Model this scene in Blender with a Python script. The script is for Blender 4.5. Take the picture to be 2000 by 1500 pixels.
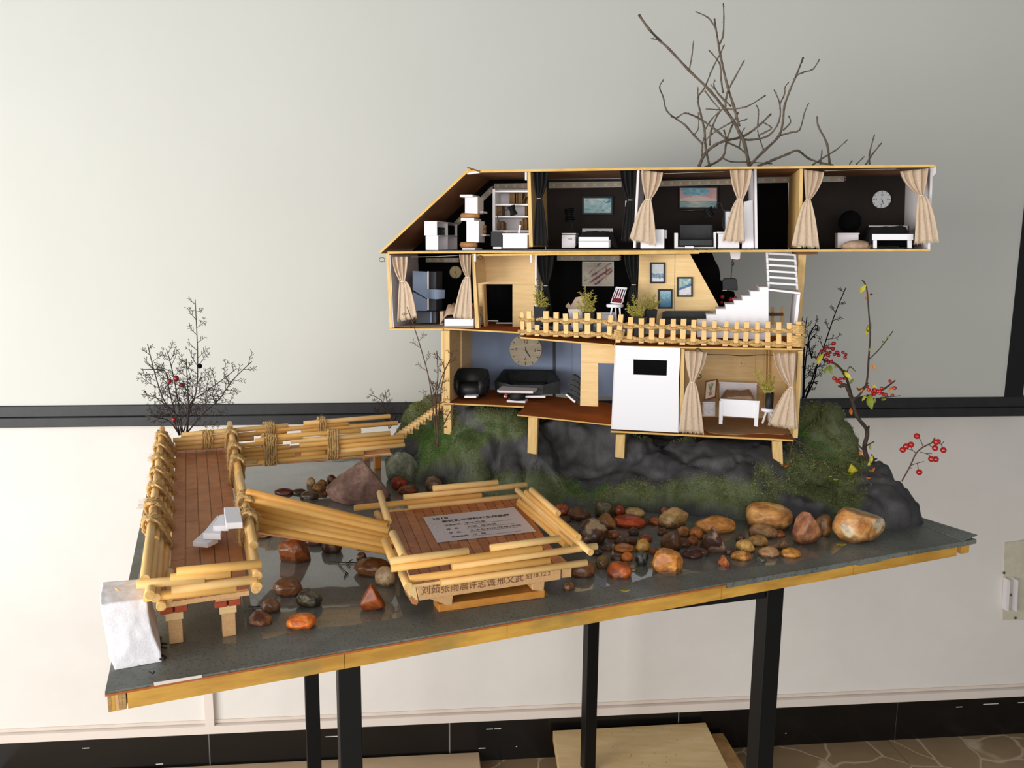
import bpy, bmesh, math, random
from math import sin, cos, tan, pi, radians, sqrt, atan2
from mathutils import Vector, Matrix, noise
from mathutils.bvhtree import BVHTree
from mathutils.geometry import delaunay_2d_cdt
for o in list(bpy.data.objects): bpy.data.objects.remove(o)
SC = bpy.context.scene
COL = SC.collection
rnd = random.Random(7)

# ------------------------------------------------------------------ camera
EYE = 1.5
F = 1650.0; PT = radians(9.3); RL = radians(0.52)
fwd = Vector((0, cos(PT), -sin(PT))); r0 = Vector((1, 0, 0)); u0 = r0.cross(fwd)
RT = r0*cos(RL) + u0*sin(RL); UP = -r0*sin(RL) + u0*cos(RL)
CAMP = Vector((0, 0, EYE))
cd = bpy.data.cameras.new('camera'); cam = bpy.data.objects.new('camera', cd); COL.objects.link(cam)
cd.sensor_width = 36; cd.lens = F*36/2000; cd.clip_start = .05; cd.clip_end = 50
M = Matrix((RT, UP, -fwd)).transposed().to_4x4(); M.translation = CAMP
cam.matrix_world = M
SC.camera = cam
# ------------------------------------------------------------------ world and lights
wd = bpy.data.worlds.new('world'); SC.world = wd; wd.use_nodes = True
wd.node_tree.nodes['Background'].inputs[0].default_value = (.93, .96, 1, 1)
wd.node_tree.nodes['Background'].inputs[1].default_value = .20
def area(name, loc, target, sx, sy, power, col=(1, 1, 1)):
    l = bpy.data.lights.new(name, 'AREA'); l.shape = 'RECTANGLE'; l.size = sx; l.size_y = sy
    l.energy = power; l.color = col
    o = bpy.data.objects.new(name, l); COL.objects.link(o); o.location = loc
    o.rotation_euler = (Vector(target)-Vector(loc)).to_track_quat('-Z', 'Y').to_euler()
    return o
area('window_light_left', (-2.3, -.1, 1.2), (.0, 1.9, .9), 1.8, 1.3, 84, (1, .99, .97))
area('fill_light_behind', (-.3, -2.3, 1.6), (.0, 1.8, 1.0), 4.0, 2.0, 88, (1, .985, .96))  # broad fill added behind the camera to brighten the front and soften wall shadows
vs = SC.view_settings; vs.view_transform = 'Standard'; vs.look = 'None'; vs.exposure = 0.0; vs.gamma = 1; vs.use_curve_mapping = False

# ------------------------------------------------------------------ pixel -> place
def ray(x, y): return fwd + RT*((x-1000)/F) - UP*((y-750)/F)
def onz(x, y, z): d = ray(x, y); return CAMP + d*((z-EYE)/d.z)
def ony(x, y, Y): d = ray(x, y); return CAMP + d*(Y/d.y)
def onpl(x, y, p0, n): d = ray(x, y); return CAMP + d*((p0-CAMP).dot(n)/d.dot(n))
def pix(p):
    v = Vector(p)-CAMP; z = v.dot(fwd); return 1000+F*v.dot(RT)/z, 750-F*v.dot(UP)/z
BZ = 1.0                                   # top of the board
Zv = Vector((0, 0, 1))
# board frame
P1 = onz(205, 1352, BZ); P3 = onz(1905, 1053, BZ); P2 = onz(295, 925, BZ)
e1 = (P3-P1).normalized(); e2 = (P2-P1).normalized(); P4 = P2 + (P3-P1)
# house frame: front plane FR (box, balcony) and main plane MA five centimetres behind
HY = radians(-12)
HU = Vector((cos(HY), sin(HY), 0)); HN = Vector((-sin(HY), cos(HY), 0))
F0 = onz(1555, 860, EYE-.3586); M0 = F0 + HN*.05
def Hp(px, py, d=0.0): return onpl(px, py, M0+HN*d, HN)      # point on house plane at depth d behind MA
# wall frame
WY = radians(5.7); WU = Vector((cos(WY), sin(WY), 0)); WN = Vector((-sin(WY), cos(WY), 0))
W0 = onz(1700, 1444, 0)
def Wp(px, py, d=0.0): return onpl(px, py, W0-WN*d, WN)       # d metres in front of the wall

# ------------------------------------------------------------------ materials
def lin(c):
    return tuple((v/12.92 if v <= .04045 else ((v+.055)/1.055)**2.4) for v in [x/255 for x in c])
MATS = {}
def mat(name, col, rough=.6, kind='plain', col2=None, scale=20, bump=0, spec=.4, coat=0, stretch=(1, 1, 1), rot=0, metal=0, fac=1.0):
    if name in MATS: return MATS[name]
    m = bpy.data.materials.new(name); m.use_nodes = True; nt = m.node_tree; b = nt.nodes['Principled BSDF']
    b.inputs['Roughness'].default_value = rough; b.inputs['Specular IOR Level'].default_value = spec
    b.inputs['Coat Weight'].default_value = coat; b.inputs['Coat Roughness'].default_value = .08; b.inputs['Metallic'].default_value = metal
    c1 = lin(col)+(1,); c2 = lin(col2)+(1,) if col2 else c1
    N = nt.nodes.new; L = nt.links.new
    tc = N('ShaderNodeTexCoord'); mp = N('ShaderNodeMapping'); mp.inputs['Scale'].default_value = stretch; mp.inputs['Rotation'].default_value = (0, 0, rot)
    L(tc.outputs['Object'], mp.inputs['Vector'])
    nz = N('ShaderNodeTexNoise'); nz.inputs['Scale'].default_value = scale; nz.inputs['Detail'].default_value = 6; nz.inputs['Roughness'].default_value = .65
    L(mp.outputs[0], nz.inputs['Vector'])
    if kind == 'attr':
        at = N('ShaderNodeAttribute'); at.attribute_name = 'Col'
        mx = N('ShaderNodeMix'); mx.data_type = 'RGBA'; mx.blend_type = 'MULTIPLY'; mx.inputs[0].default_value = fac
        cr = N('ShaderNodeValToRGB'); cr.color_ramp.elements[0].position = .3; cr.color_ramp.elements[1].position = .7
        cr.color_ramp.elements[0].color = (.45, .45, .45, 1); cr.color_ramp.elements[1].color = (1.25, 1.25, 1.25, 1)
        L(nz.outputs['Fac'], cr.inputs[0]); L(at.outputs['Color'], mx.inputs[6]); L(cr.outputs[0], mx.inputs[7]); L(mx.outputs[2], b.inputs['Base Color'])
    elif col2:
        cr = N('ShaderNodeValToRGB'); cr.color_ramp.elements[0].position = .35; cr.color_ramp.elements[1].position = .68
        cr.color_ramp.elements[0].color = c2; cr.color_ramp.elements[1].color = c1
        L(nz.outputs['Fac'], cr.inputs[0]); L(cr.outputs[0], b.inputs['Base Color'])
    else: b.inputs['Base Color'].default_value = c1
    if bump:
        bp = N('ShaderNodeBump'); bp.inputs['Strength'].default_value = min(1, bump); bp.inputs['Distance'].default_value = .002
        L(nz.outputs['Fac'], bp.inputs['Height']); L(bp.outputs[0], b.inputs['Normal'])
    MATS[name] = m; return m
house_rot = -HY
m_wall = mat('painted_wall', (222, 217, 211), .8, col2=(214, 209, 203), scale=3, bump=.05)
m_screen = mat('screen_cloth', (204, 204, 198), .85, col2=(200, 200, 193), scale=1.2)
m_bord = mat('screen_border', (16, 16, 17), .6)
m_bar = mat('screen_bar', (44, 44, 46), .5, col2=(36, 36, 38), scale=40)
m_tileb = mat('black_tile', (12, 11, 10), .22, col2=(20, 18, 16), scale=6)
m_grout = mat('grout', (200, 200, 195), .8)
m_trunk = mat('cable_trunking', (218, 207, 198), .5)
m_trunk_d = mat('old_paint', (205, 190, 176), .8, col2=(216, 202, 190), scale=14)
m_plate = mat('blank_plate', (206, 200, 182), .6, col2=(190, 182, 160), scale=20)
m_metal = mat('screw_metal', (110, 105, 98), .35, metal=1)
m_pale = mat('pale_board', (196, 171, 138), .6, col2=(186, 160, 128), scale=5, stretch=(1, 5, 1))
m_ply = mat('pine_ply', (205, 180, 135), .55, col2=(190, 160, 112), scale=9, stretch=(1, 6, 1), bump=.05)
m_ply_e = mat('pine_ply_edge', (186, 148, 92), .6, col2=(150, 112, 62), scale=30, stretch=(1, 1, 8))
m_leg = mat('black_steel', (8, 8, 8), .5, spec=.25)
m_balsa = mat('balsa_front', (232, 202, 148), .6, col2=(222, 186, 128), scale=16, stretch=(1, 1, 14), rot=house_rot, bump=.06)
m_balsa_v = mat('balsa_upright', (224, 190, 128), .6, col2=(205, 165, 100), scale=30, stretch=(7, 7, 1), bump=.05)
m_edge = mat('board_edge', (222, 184, 104), .6, col2=(205, 160, 80), scale=40)
m_ceil = mat('brown_underside', (128, 84, 48), .7, col2=(104, 66, 38), scale=14)
m_fl = mat('brown_floor', (176, 106, 62), .7, col2=(158, 90, 50), scale=10, bump=.03, spec=.0)
m_blk = mat('black_card', (9, 8, 8), .9, spec=.1)
m_blkb = mat('brown_black_card', (44, 36, 32), .9, col2=(32, 27, 24), scale=12)
m_white = mat('white_card', (236, 234, 238), .55)
m_white2 = mat('white_foamboard', (226, 220, 222), .6)
m_blue = mat('blue_card', (134, 148, 174), .7, col2=(122, 136, 162), scale=10)
m_grey = mat('blue_grey_card', (112, 126, 148), .65)
m_greyd = mat('dark_grey_card', (58, 62, 70), .65)
m_curt = mat('beige_linen', (206, 184, 160), .9, col2=(192, 168, 143), scale=300, bump=.4)
m_curtb = mat('black_cloth', (16, 15, 15), .95)
m_thread = mat('white_thread', (235, 230, 220), .6)
m_rope = mat('jute_rope', (220, 184, 124), .9, col2=(178, 138, 82), scale=220, bump=.6)
m_fuzz = mat('jute_fibre', (208, 176, 124), .9)
m_dow = mat('birch_dowel', (232, 182, 104), .55, col2=(218, 162, 82), scale=14, stretch=(1, 1, 1), bump=.05)
m_dow2 = mat('warm_dowel', (218, 164, 84), .5, col2=(202, 140, 58), scale=12, bump=.05)
m_dow3 = mat('pale_dowel', (234, 196, 132), .55, col2=(222, 176, 108), scale=14, bump=.05)
m_dowe = mat('dowel_end', (222, 186, 120), .7, col2=(196, 150, 84), scale=160)
m_beam = mat('pine_beam', (214, 172, 122), .6, col2=(196, 150, 100), scale=60, stretch=(8, 1, 8), bump=.1)
m_wetw = mat('wet_pine', (178, 104, 36), .4, col2=(204, 142, 66), scale=14)
m_ink = mat('ink', (40, 26, 22), .7)
m_inkb = mat('burnt_ink', (112, 70, 44), .7)
m_plank = mat('brown_plank', (200, 136, 86), .65, col2=(176, 112, 68), scale=30, bump=.08)
m_plank2 = mat('light_brown_plank', (210, 146, 96), .65, col2=(188, 124, 78), scale=30, bump=.08)
m_card = mat('paper_card', (206, 194, 194), .6)
m_dot = mat('card_dots', (222, 214, 208), .6)
m_red = mat('berry_red', (170, 22, 20), .25, coat=.6)
m_redd = mat('dark_berry_red', (128, 14, 20), .35, coat=.4)
m_twig = mat('dark_twig', (46, 36, 32), .8)
m_twigr = mat('brown_twig', (84, 60, 42), .8)
m_bark = mat('grey_bark', (126, 114, 98), .85, col2=(84, 72, 60), scale=120, bump=.5)
m_barkd = mat('dark_bark', (48, 38, 32), .85, col2=(70, 56, 46), scale=120, bump=.5)
m_sprig = mat('dry_sprig', (186, 172, 84), .7, col2=(150, 142, 64), scale=80)
m_pot = mat('black_pot', (26, 26, 28), .6)
m_leather = mat('black_paper', (18, 20, 21), .5, col2=(30, 34, 34), scale=60, bump=.5)
m_kraft = mat('kraft_paper', (176, 128, 78), .6, col2=(150, 104, 60), scale=50)
m_book = mat('cardboard_books', (128, 98, 62), .8, col2=(92, 68, 42), scale=90, stretch=(4, 4, 1))
m_led = mat('led_tape', (150, 148, 138), .35, spec=.6)
m_ledy = mat('led_chip', (214, 190, 60), .4)
m_ledo = mat('copper_pad', (196, 122, 72), .4)
m_clear = mat('clear_sleeve', (190, 186, 170), .2)
m_foam = mat('white_foam', (250, 247, 250), .6, col2=(240, 236, 241), scale=300, bump=.3)
m_brick = mat('terracotta', (188, 84, 48), .7, col2=(160, 66, 38), scale=40)
m_board_edge = mat('varnished_edge', (214, 164, 72), .45, col2=(176, 128, 50), scale=9, stretch=(1, 1, 5), bump=.03)
def stain(m, col, sc, lo, hi):
    nt = m.node_tree; b = nt.nodes['Principled BSDF']; N = nt.nodes.new; L = nt.links.new; src = b.inputs['Base Color'].links[0].from_socket
    tc = N('ShaderNodeTexCoord'); nz = N('ShaderNodeTexNoise'); nz.inputs['Scale'].default_value = sc; nz.inputs['Detail'].default_value = 5; L(tc.outputs['Object'], nz.inputs['Vector'])
    cr = N('ShaderNodeValToRGB'); cr.color_ramp.elements[0].position = lo; cr.color_ramp.elements[1].position = hi; L(nz.outputs['Fac'], cr.inputs[0])
    mx = N('ShaderNodeMix'); mx.data_type = 'RGBA'; L(cr.outputs[0], mx.inputs[0]); L(src, mx.inputs[6]); mx.inputs[7].default_value = lin(col)+(1,); L(mx.outputs[2], b.inputs['Base Color'])
stain(m_board_edge, (128, 116, 66), 7, .56, .70)
stain(m_balsa, (186, 140, 82), 3, .60, .75)
m_tape = mat('masking_tape', (214, 204, 196), .4)
m_leafy = mat('yellow_leaf', (206, 186, 56), .55, col2=(176, 170, 50), scale=60)
m_leafg = mat('green_leaf', (138, 148, 40), .5, col2=(110, 120, 40), scale=60)
m_leafo = mat('orange_leaf', (214, 134, 40), .55, col2=(196, 104, 30), scale=60)
m_quilt = mat('beige_quilt', (196, 168, 142), .95, col2=(170, 140, 114), scale=120, bump=.8)
m_wire = mat('black_wire', (14, 14, 14), .5)
m_wirew = mat('steel_wire', (190, 186, 176), .3, metal=1)
m_paint = mat('painted_colours', (255, 255, 255), .6, kind='attr', fac=0.0)
m_stone = mat('river_stone', (255, 255, 255), .38, kind='attr', scale=55, bump=.9, spec=.5, coat=.15, fac=.6)
m_stone_dry = mat('dry_stone', (255, 255, 255), .75, kind='attr', scale=90, bump=.8, fac=.8)
m_hill = mat('clay_rock', (255, 255, 255), .6, kind='attr', scale=60, bump=.6, fac=.5)
m_moss = mat('moss_blades', (255, 255, 255), .8, kind='attr', fac=0)

# floor tile with veins
def mk_floor():
    m = mat('veined_tile', (150, 128, 100), .3, col2=(128, 104, 76), scale=2.5)
    nt = m.node_tree; b = nt.nodes['Principled BSDF']; N = nt.nodes.new; L = nt.links.new
    src = b.inputs['Base Color'].links[0].from_socket
    tc = N('ShaderNodeTexCoord'); nz = N('ShaderNodeTexNoise'); nz.inputs['Scale'].default_value = 5
    ad = N('ShaderNodeVectorMath'); ad.operation = 'MULTIPLY_ADD'; ad.inputs[1].default_value = (.15, .15, .15)
    vo = N('ShaderNodeTexVoronoi'); vo.feature = 'DISTANCE_TO_EDGE'; vo.inputs['Scale'].default_value = 6
    L(tc.outputs['Object'], nz.inputs['Vector']); L(nz.outputs['Color'], ad.inputs[0]); L(tc.outputs['Object'], ad.inputs[2]); L(ad.outputs[0], vo.inputs['Vector'])
    cr = N('ShaderNodeValToRGB'); cr.color_ramp.elements[0].position = 0; cr.color_ramp.elements[1].position = .03
    cr.color_ramp.elements[0].color = (1, 1, 1, 1); cr.color_ramp.elements[1].color = (0, 0, 0, 1)
    L(vo.outputs['Distance'], cr.inputs[0])
    mx = N('ShaderNodeMix'); mx.data_type = 'RGBA'; L(cr.outputs[0], mx.inputs[0]); L(src, mx.inputs[6]); mx.inputs[7].default_value = lin((190, 172, 146))+(1,)
    L(mx.outputs[2], b.inputs['Base Color']); return m
m_floor = mk_floor()
# slate-like board covering: grey green with dark specks
def mk_slate():
    m = mat('slate_paper', (120, 124, 117), .5, col2=(88, 91, 85), scale=9, bump=.25, spec=.5)
    nt = m.node_tree; b = nt.nodes['Principled BSDF']; N = nt.nodes.new; L = nt.links.new
    src = b.inputs['Base Color'].links[0].from_socket
    tc = N('ShaderNodeTexCoord'); nz = N('ShaderNodeTexNoise'); nz.inputs['Scale'].default_value = 260; nz.inputs['Detail'].default_value = 4
    L(tc.outputs['Object'], nz.inputs['Vector'])
    cr = N('ShaderNodeValToRGB'); cr.color_ramp.elements[0].position = .34; cr.color_ramp.elements[1].position = .45
    cr.color_ramp.elements[0].color = (.5, .5, .5, 1); cr.color_ramp.elements[1].color = (1, 1, 1, 1); L(nz.outputs['Fac'], cr.inputs[0])
    mx = N('ShaderNodeMix'); mx.data_type = 'RGBA'; mx.blend_type = 'MULTIPLY'; mx.inputs[0].default_value = 1
    L(src, mx.inputs[6]); L(cr.outputs[0], mx.inputs[7]); L(mx.outputs[2], b.inputs['Base Color']); return m
m_slate = mk_slate()
def mk_water():
    m = bpy.data.materials.new('shallow_water'); m.use_nodes = True; nt = m.node_tree; nt.nodes.remove(nt.nodes['Principled BSDF'])
    N = nt.nodes.new; L = nt.links.new; out = nt.nodes['Material Output']
    tr = N('ShaderNodeBsdfTransparent'); tr.inputs[0].default_value = (.97, .97, .97, 1)
    gl = N('ShaderNodeBsdfGlossy'); gl.inputs['Roughness'].default_value = .05; gl.inputs[0].default_value = (1, 1, 1, 1)
    fr = N('ShaderNodeFresnel'); fr.inputs[0].default_value = 1.5
    nz = N('ShaderNodeTexNoise'); nz.inputs['Scale'].default_value = 14; bp = N('ShaderNodeBump'); bp.inputs['Strength'].default_value = .15; bp.inputs['Distance'].default_value = .004
    tc = N('ShaderNodeTexCoord'); L(tc.outputs['Object'], nz.inputs['Vector']); L(nz.outputs['Fac'], bp.inputs['Height']); L(bp.outputs[0], gl.inputs['Normal']); L(bp.outputs[0], fr.inputs['Normal'])
    ge = N('ShaderNodeNewGeometry'); iv = N('ShaderNodeMath'); iv.operation = 'SUBTRACT'; iv.inputs[0].default_value = 1; L(ge.outputs['Backfacing'], iv.inputs[1])
    mu = N('ShaderNodeMath'); mu.operation = 'MULTIPLY'; L(fr.outputs[0], mu.inputs[0]); L(iv.outputs[0], mu.inputs[1])
    mx = N('ShaderNodeMixShader'); L(mu.outputs[0], mx.inputs[0]); L(tr.outputs[0], mx.inputs[1]); L(gl.outputs[0], mx.inputs[2]); L(mx.outputs[0], out.inputs['Surface'])
    return m
m_water = mk_water()

# ------------------------------------------------------------------ mesh builder
class MB:
    def __init__(s): s.v = []; s.f = []; s.c = []; s.sm = []; s.vc = None
    def add(s, vs, fs, smooth=False, col=None):
        n = len(s.v); s.v += [Vector(p) for p in vs]; s.f += [tuple(i+n for i in f) for f in fs]
        s.sm += [smooth]*len(fs)
        if col is not None: s.c += [col]*len(fs)
    def prism(s, poly, ext):
        k = len(poly); ext = Vector(ext); a = [Vector(p) for p in poly]
        s.add(a+[p+ext for p in a], [tuple(range(k))[::-1], tuple(range(k, 2*k))]+[(i, (i+1) % k, (i+1) % k+k, i+k) for i in range(k)]); return s
    def box(s, o, ax, ay, az):                    # corner o and three edge vectors
        o = Vector(o); ax = Vector(ax); ay = Vector(ay); az = Vector(az)
        return s.prism([o, o+ax, o+ax+az, o+az], ay)
    def cbox(s, c, ux, uy, sx, sy, sz, uz=Zv):    # centred box, c = bottom centre
        return s.box(Vector(c)-ux*sx/2-uy*sy/2, ux*sx, uy*sy, uz*sz)
    def tube(s, pts, r, n=8, smooth=True, caps=True):
        pts = [Vector(p) for p in pts]
        if not isinstance(r, (list, tuple)): r = [r]*len(pts)
        vs = []; prev = None
        for i, p in enumerate(pts):
            t = (pts[min(i+1, len(pts)-1)]-pts[max(i-1, 0)])
            t = t.normalized() if t.length > 1e-9 else Vector((0, 0, 1))
            if prev is None:
                a = t.orthogonal().normalized()
            else:
                a = prev - t*prev.dot(t)
                a = a.normalized() if a.length > 1e-6 else t.orthogonal().normalized()
            prev = a; b = t.cross(a)
            vs += [p+(a*cos(2*pi*j/n)+b*sin(2*pi*j/n))*r[i] for j in range(n)]
        fs = [(i*n+j, i*n+(j+1) % n, (i+1)*n+(j+1) % n, (i+1)*n+j) for i in range(len(pts)-1) for j in range(n)]
        s.add(vs, fs, smooth)
        if caps:
            k = len(s.v)-len(vs); s.f.append(tuple(k+j for j in range(n))[::-1]); s.f.append(tuple(k+(len(pts)-1)*n+j for j in range(n))); s.sm += [False, False]
        return s
    def lathe(s, c, prof, n=20, ax=Zv, smooth=True):   # prof: (radius, height)
        c = Vector(c); ax = Vector(ax).normalized(); a = ax.orthogonal().normalized(); b = ax.cross(a)
        vs = [c+ax*h+(a*cos(2*pi*j/n)+b*sin(2*pi*j/n))*r for r, h in prof for j in range(n)]
        m = len(prof)
        fs = [(i*n+j, i*n+(j+1) % n, (i+1)*n+(j+1) % n, (i+1)*n+j) for i in range(m-1) for j in range(n)]
        fs += [tuple(range(n))[::-1], tuple((m-1)*n+j for j in range(n))]
        s.add(vs, fs, smooth); return s
    def sphere(s, c, r, n=10, m=6, sc=(1, 1, 1)):
        c = Vector(c)
        vs = [c+Vector((r*sc[0]*sin(pi*i/m)*cos(2*pi*j/n), r*sc[1]*sin(pi*i/m)*sin(2*pi*j/n), r*sc[2]*cos(pi*i/m))) for i in range(m+1) for j in range(n)]
        s.add(vs, [(i*n+j, i*n+(j+1) % n, (i+1)*n+(j+1) % n, (i+1)*n+j) for i in range(m) for j in range(n)], True); return s
    def build(s, name, m, parent=None, bev=0, kind=None, label=None):
        me = bpy.data.meshes.new(name)
        if parent is not None: org = wloc(parent)
        else:
            org = sum(s.v, Vector())/len(s.v); org.z = min(p.z for p in s.v)
        me.from_pydata([tuple(p-org) for p in s.v], [], s.f); me.materials.append(m)
        me.polygons.foreach_set('use_smooth', s.sm)
        bm = bmesh.new(); bm.from_mesh(me)
        if s.c or s.vc:
            pass
        else: bmesh.ops.remove_doubles(bm, verts=bm.verts, dist=1e-6)
        bmesh.ops.recalc_face_normals(bm, faces=bm.faces); bm.to_mesh(me); bm.free()
        if s.vc:
            at = me.color_attributes.new('Col', 'FLOAT_COLOR', 'POINT'); buf = []
            for c in s.vc: buf += list(lin(c))+[1]
            at.data.foreach_set('color', buf)
        elif s.c:
            at = me.color_attributes.new('Col', 'FLOAT_COLOR', 'CORNER'); i = 0; buf = []
            for p in me.polygons:
                c = lin(s.c[p.index]); buf += list(c+(1,))*p.loop_total
            at.data.foreach_set('color', buf)
        o = bpy.data.objects.new(name, me); COL.objects.link(o)
        if parent is not None: o.parent = parent; LOC[o] = org
        else: o.location = org; LOC[o] = org.copy()
        if bev:
            b = o.modifiers.new('bevel', 'BEVEL'); b.width = bev; b.segments = 1; b.limit_method = 'ANGLE'
        if kind: o['kind'] = kind
        if label: o['label'] = label
        return o
LOC = {}
def wloc(o): return LOC[o].copy()
def thing(name, label, cat, loc, group=None):
    o = bpy.data.objects.new(name, None); COL.objects.link(o); o.location = loc; LOC[o] = Vector(loc); o.empty_display_size = .02
    o['label'] = label; o['category'] = cat
    if group: o['group'] = group
    return o
def tag(o, label, cat, group=None, kind=None):
    o['label'] = label; o['category'] = cat
    if group: o['group'] = group
    if kind: o['kind'] = kind
    return o
def struct(o): o['kind'] = 'structure'; return o
def lerp(a, b, t): return a+(b-a)*t
def painting(name, o, ux, uy, nx, ny, fn, parent=None):        # flat picture: fn(u,v)->rgb, v up
    b = MB()
    for j in range(ny):
        for i in range(nx):
            a = o+ux*(i/nx)+uy*(j/ny)
            b.add([a, a+ux/nx, a+ux/nx+uy/ny, a+uy/ny], [(0, 1, 2, 3)], False, fn((i+.5)/nx, (j+.5)/ny))
    return b.build(name, m_paint, parent)
def text(string, o, ux, uy, size, m, name, parent, off=0.0, bold=0):
    c = bpy.data.curves.new('t', 'FONT'); c.body = string; c.size = 1; c.offset = off; c.resolution_u = 2
    ob = bpy.data.objects.new('t', c); COL.objects.link(ob)
    bpy.context.view_layer.update()
    me = bpy.data.meshes.new_from_object(ob.evaluated_get(bpy.context.evaluated_depsgraph_get()))
    bpy.data.objects.remove(ob)
    b = MB(); b.add([o+ux*v.co.x*size+uy*v.co.y*size for v in me.vertices], [tuple(p.vertices) for p in me.polygons])
    if not b.v: return None
    return b.build(name, m, parent)
def mixc(a, b, t): t = max(0, min(1, t)); return tuple(a[i]*(1-t)+b[i]*t for i in range(3))

# ================================================================== SETTING
def wallpt(s, z, d=0): return W0+WU*s+Zv*z-WN*d
struct(MB().box(wallpt(-5, 0), WU*8, WN*.1, Zv*3.0).build('wall_back', m_wall))
fl = MB().box(Vector((-4.4, -2.2, -.06)), Vector((9, 0, 0)), Vector((0, 5.4, 0)), Zv*.056).build('floor', m_grout); struct(fl)
ts = .6
for i in range(-6, 4):
    for j in range(1, 4):
        a = wallpt(i*ts+.05, -.004)-WN*(j*ts)
        MB().box(a+WU*.0015+WN*.0015, WU*(ts-.003), WN*(ts-.003), Zv*.004).build('floor_tile', m_floor, fl)
# black skirting of tiles
b0 = MB().box(wallpt(-5, 0, .004), WU*8, WN*.004, Zv*.125).build('baseboard_back', m_grout); struct(b0)
joints = [Wp(x, y, .01).dot(WU)-W0.dot(WU) for x, y in ((408, 1455), (878, 1435), (1326, 1397), (1752, 1400))]
step = (joints[-1]-joints[0])/3
js = [joints[0]-3*step, joints[0]-2*step, joints[0]-step]+joints+[joints[-1]+k*step for k in range(1, 4)]
for a, b in zip(js[:-1], js[1:]):
    MB().box(wallpt(a+.002, .001, .010), WU*(b-a-.004), WN*.006, Zv*.126).build('skirting_tile', m_tileb, b0)
    for k in range(rnd.randint(1, 4)):
        u = a+.03+rnd.random()*(b-a-.15); z = rnd.choice([.10, .105, .04]); w = rnd.choice([.004, .05, .02])
        MB().box(wallpt(u, z, .0106), WU*w, WN*.0005, Zv*.0025).build('paint_splash', m_grout, b0)
# trunking above skirting
tr = MB().box(wallpt(-5, .130, .016), WU*8, WN*.016, Zv*.024).build('trim_1', m_trunk); struct(tr)
struct(MB().box(wallpt(-5, .156, .003), WU*8, WN*.003, Zv*.009).build('trim_2', m_trunk_d))
a = Wp(418, 1380, 0).dot(WU)-W0.dot(WU)
t3 = MB().box(wallpt(a-.022, .154, .016), WU*.024, WN*.016, Zv*.66).build('trim_3', m_trunk); struct(t3)
# blank plates and cable clips at the right
bx = thing('wall_box', 'pale blank wall plate with two white plastic fins and screws, far right edge', 'wall plate', Wp(1966, 1210, 0))
MB().prism([Wp(1959, 1211, .004), Wp(2030, 1211, .004), Wp(2036, 1050, .004), Wp(1963, 1060, .004)], WN*.004).build('plate', m_plate, bx)
for x in (1970, 1986):
    MB().prism([Wp(x-2.5, 1131, .02), Wp(x+3, 1134, .02), Wp(x, 1195, .02), Wp(x-5, 1193, .02)], WN*.018).build('fin', m_white2, bx)
for x, y in ((1961, 1119), (1974, 1162), (1983, 1207)):
    MB().lathe(Wp(x, y, .006), [(.004, 0), (.0035, .002), (.0015, .003)], 10, -WN).build('screw', m_metal, bx)
# projection screen
ps = thing('projection_screen', 'large white projection screen with black border and heavy lower bar on wall', 'projection screen', wallpt(-.9, 1.05))
zl = Wp(1000, 783.5, .03).z
sR = Wp(1961, 775, .03).dot(WU)-W0.dot(WU)
MB().box(wallpt(-4.4, zl, .03), WU*(sR+4.4), WN*.004, Zv*1.9).build('screen_fabric', m_screen, ps)
MB().box(wallpt(sR, zl-.01, .034), WU*.055, WN*.01, Zv*1.9).build('side_border', m_bord, ps)
lb = MB(); s0 = -4.4; w_ = sR+.08+4.4
lb.box(wallpt(s0, zl-.030, .036), WU*w_, WN*.03, Zv*.030).box(wallpt(s0, zl-.056, .042), WU*w_, WN*.036, Zv*.026)
lb.build('lower_bar', m_bar, ps, bev=.002)
# pale board on floor, wood panels
pb = MB().box(wallpt(Wp(205, 1490, .02).dot(WU)-W0.dot(WU)-.3, 0, .35), WU*1.35, WN*.335, Zv*.033).build('floor_board', m_pale, bev=.002)
tag(pb, 'long pale tan board lying flat on the floor along black skirting', 'board')
zt = .10
q = [onz(1080, 1427, zt), onz(1378, 1411, zt), onz(1452, 1560, zt), onz(1105, 1580, zt)]
tp = thing('plywood_panel', 'thick speckled pine panel lying on top of the stack beneath the table', 'wood panel', onz(1250, 1490, zt-.03))
MB().prism(q, -Zv*.03).build('panel', m_ply, tp, bev=.001)
MB().prism([q[0]-Zv*.031, q[1]-Zv*.031, q[2]-Zv*.031, q[3]-Zv*.031], -Zv*.001).build('glue_line', m_ply_e, tp)
for k in range(40):
    u = rnd.gauss(.55, .2); v = rnd.random()*.8
    if not (0.03 < u < .97): continue
    p = lerp(lerp(q[0], q[1], u), lerp(q[3], q[2], u), v)
    MB().lathe(p, [(.0015+rnd.random()*.001, 0), (.001, .0004)], 6).build('nail_mark', m_ply_e, tp)
q2 = [onz(1100, 1447, .06), onz(1412, 1432, .06), onz(1510, 1590, .06), onz(1110, 1580, .06)]
tag(MB().prism(q2, -Zv*.06).build('plywood_panel', m_ply_e), 'lower wood panel sticking out under the right of the speckled pine panel', 'wood panel')

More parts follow.
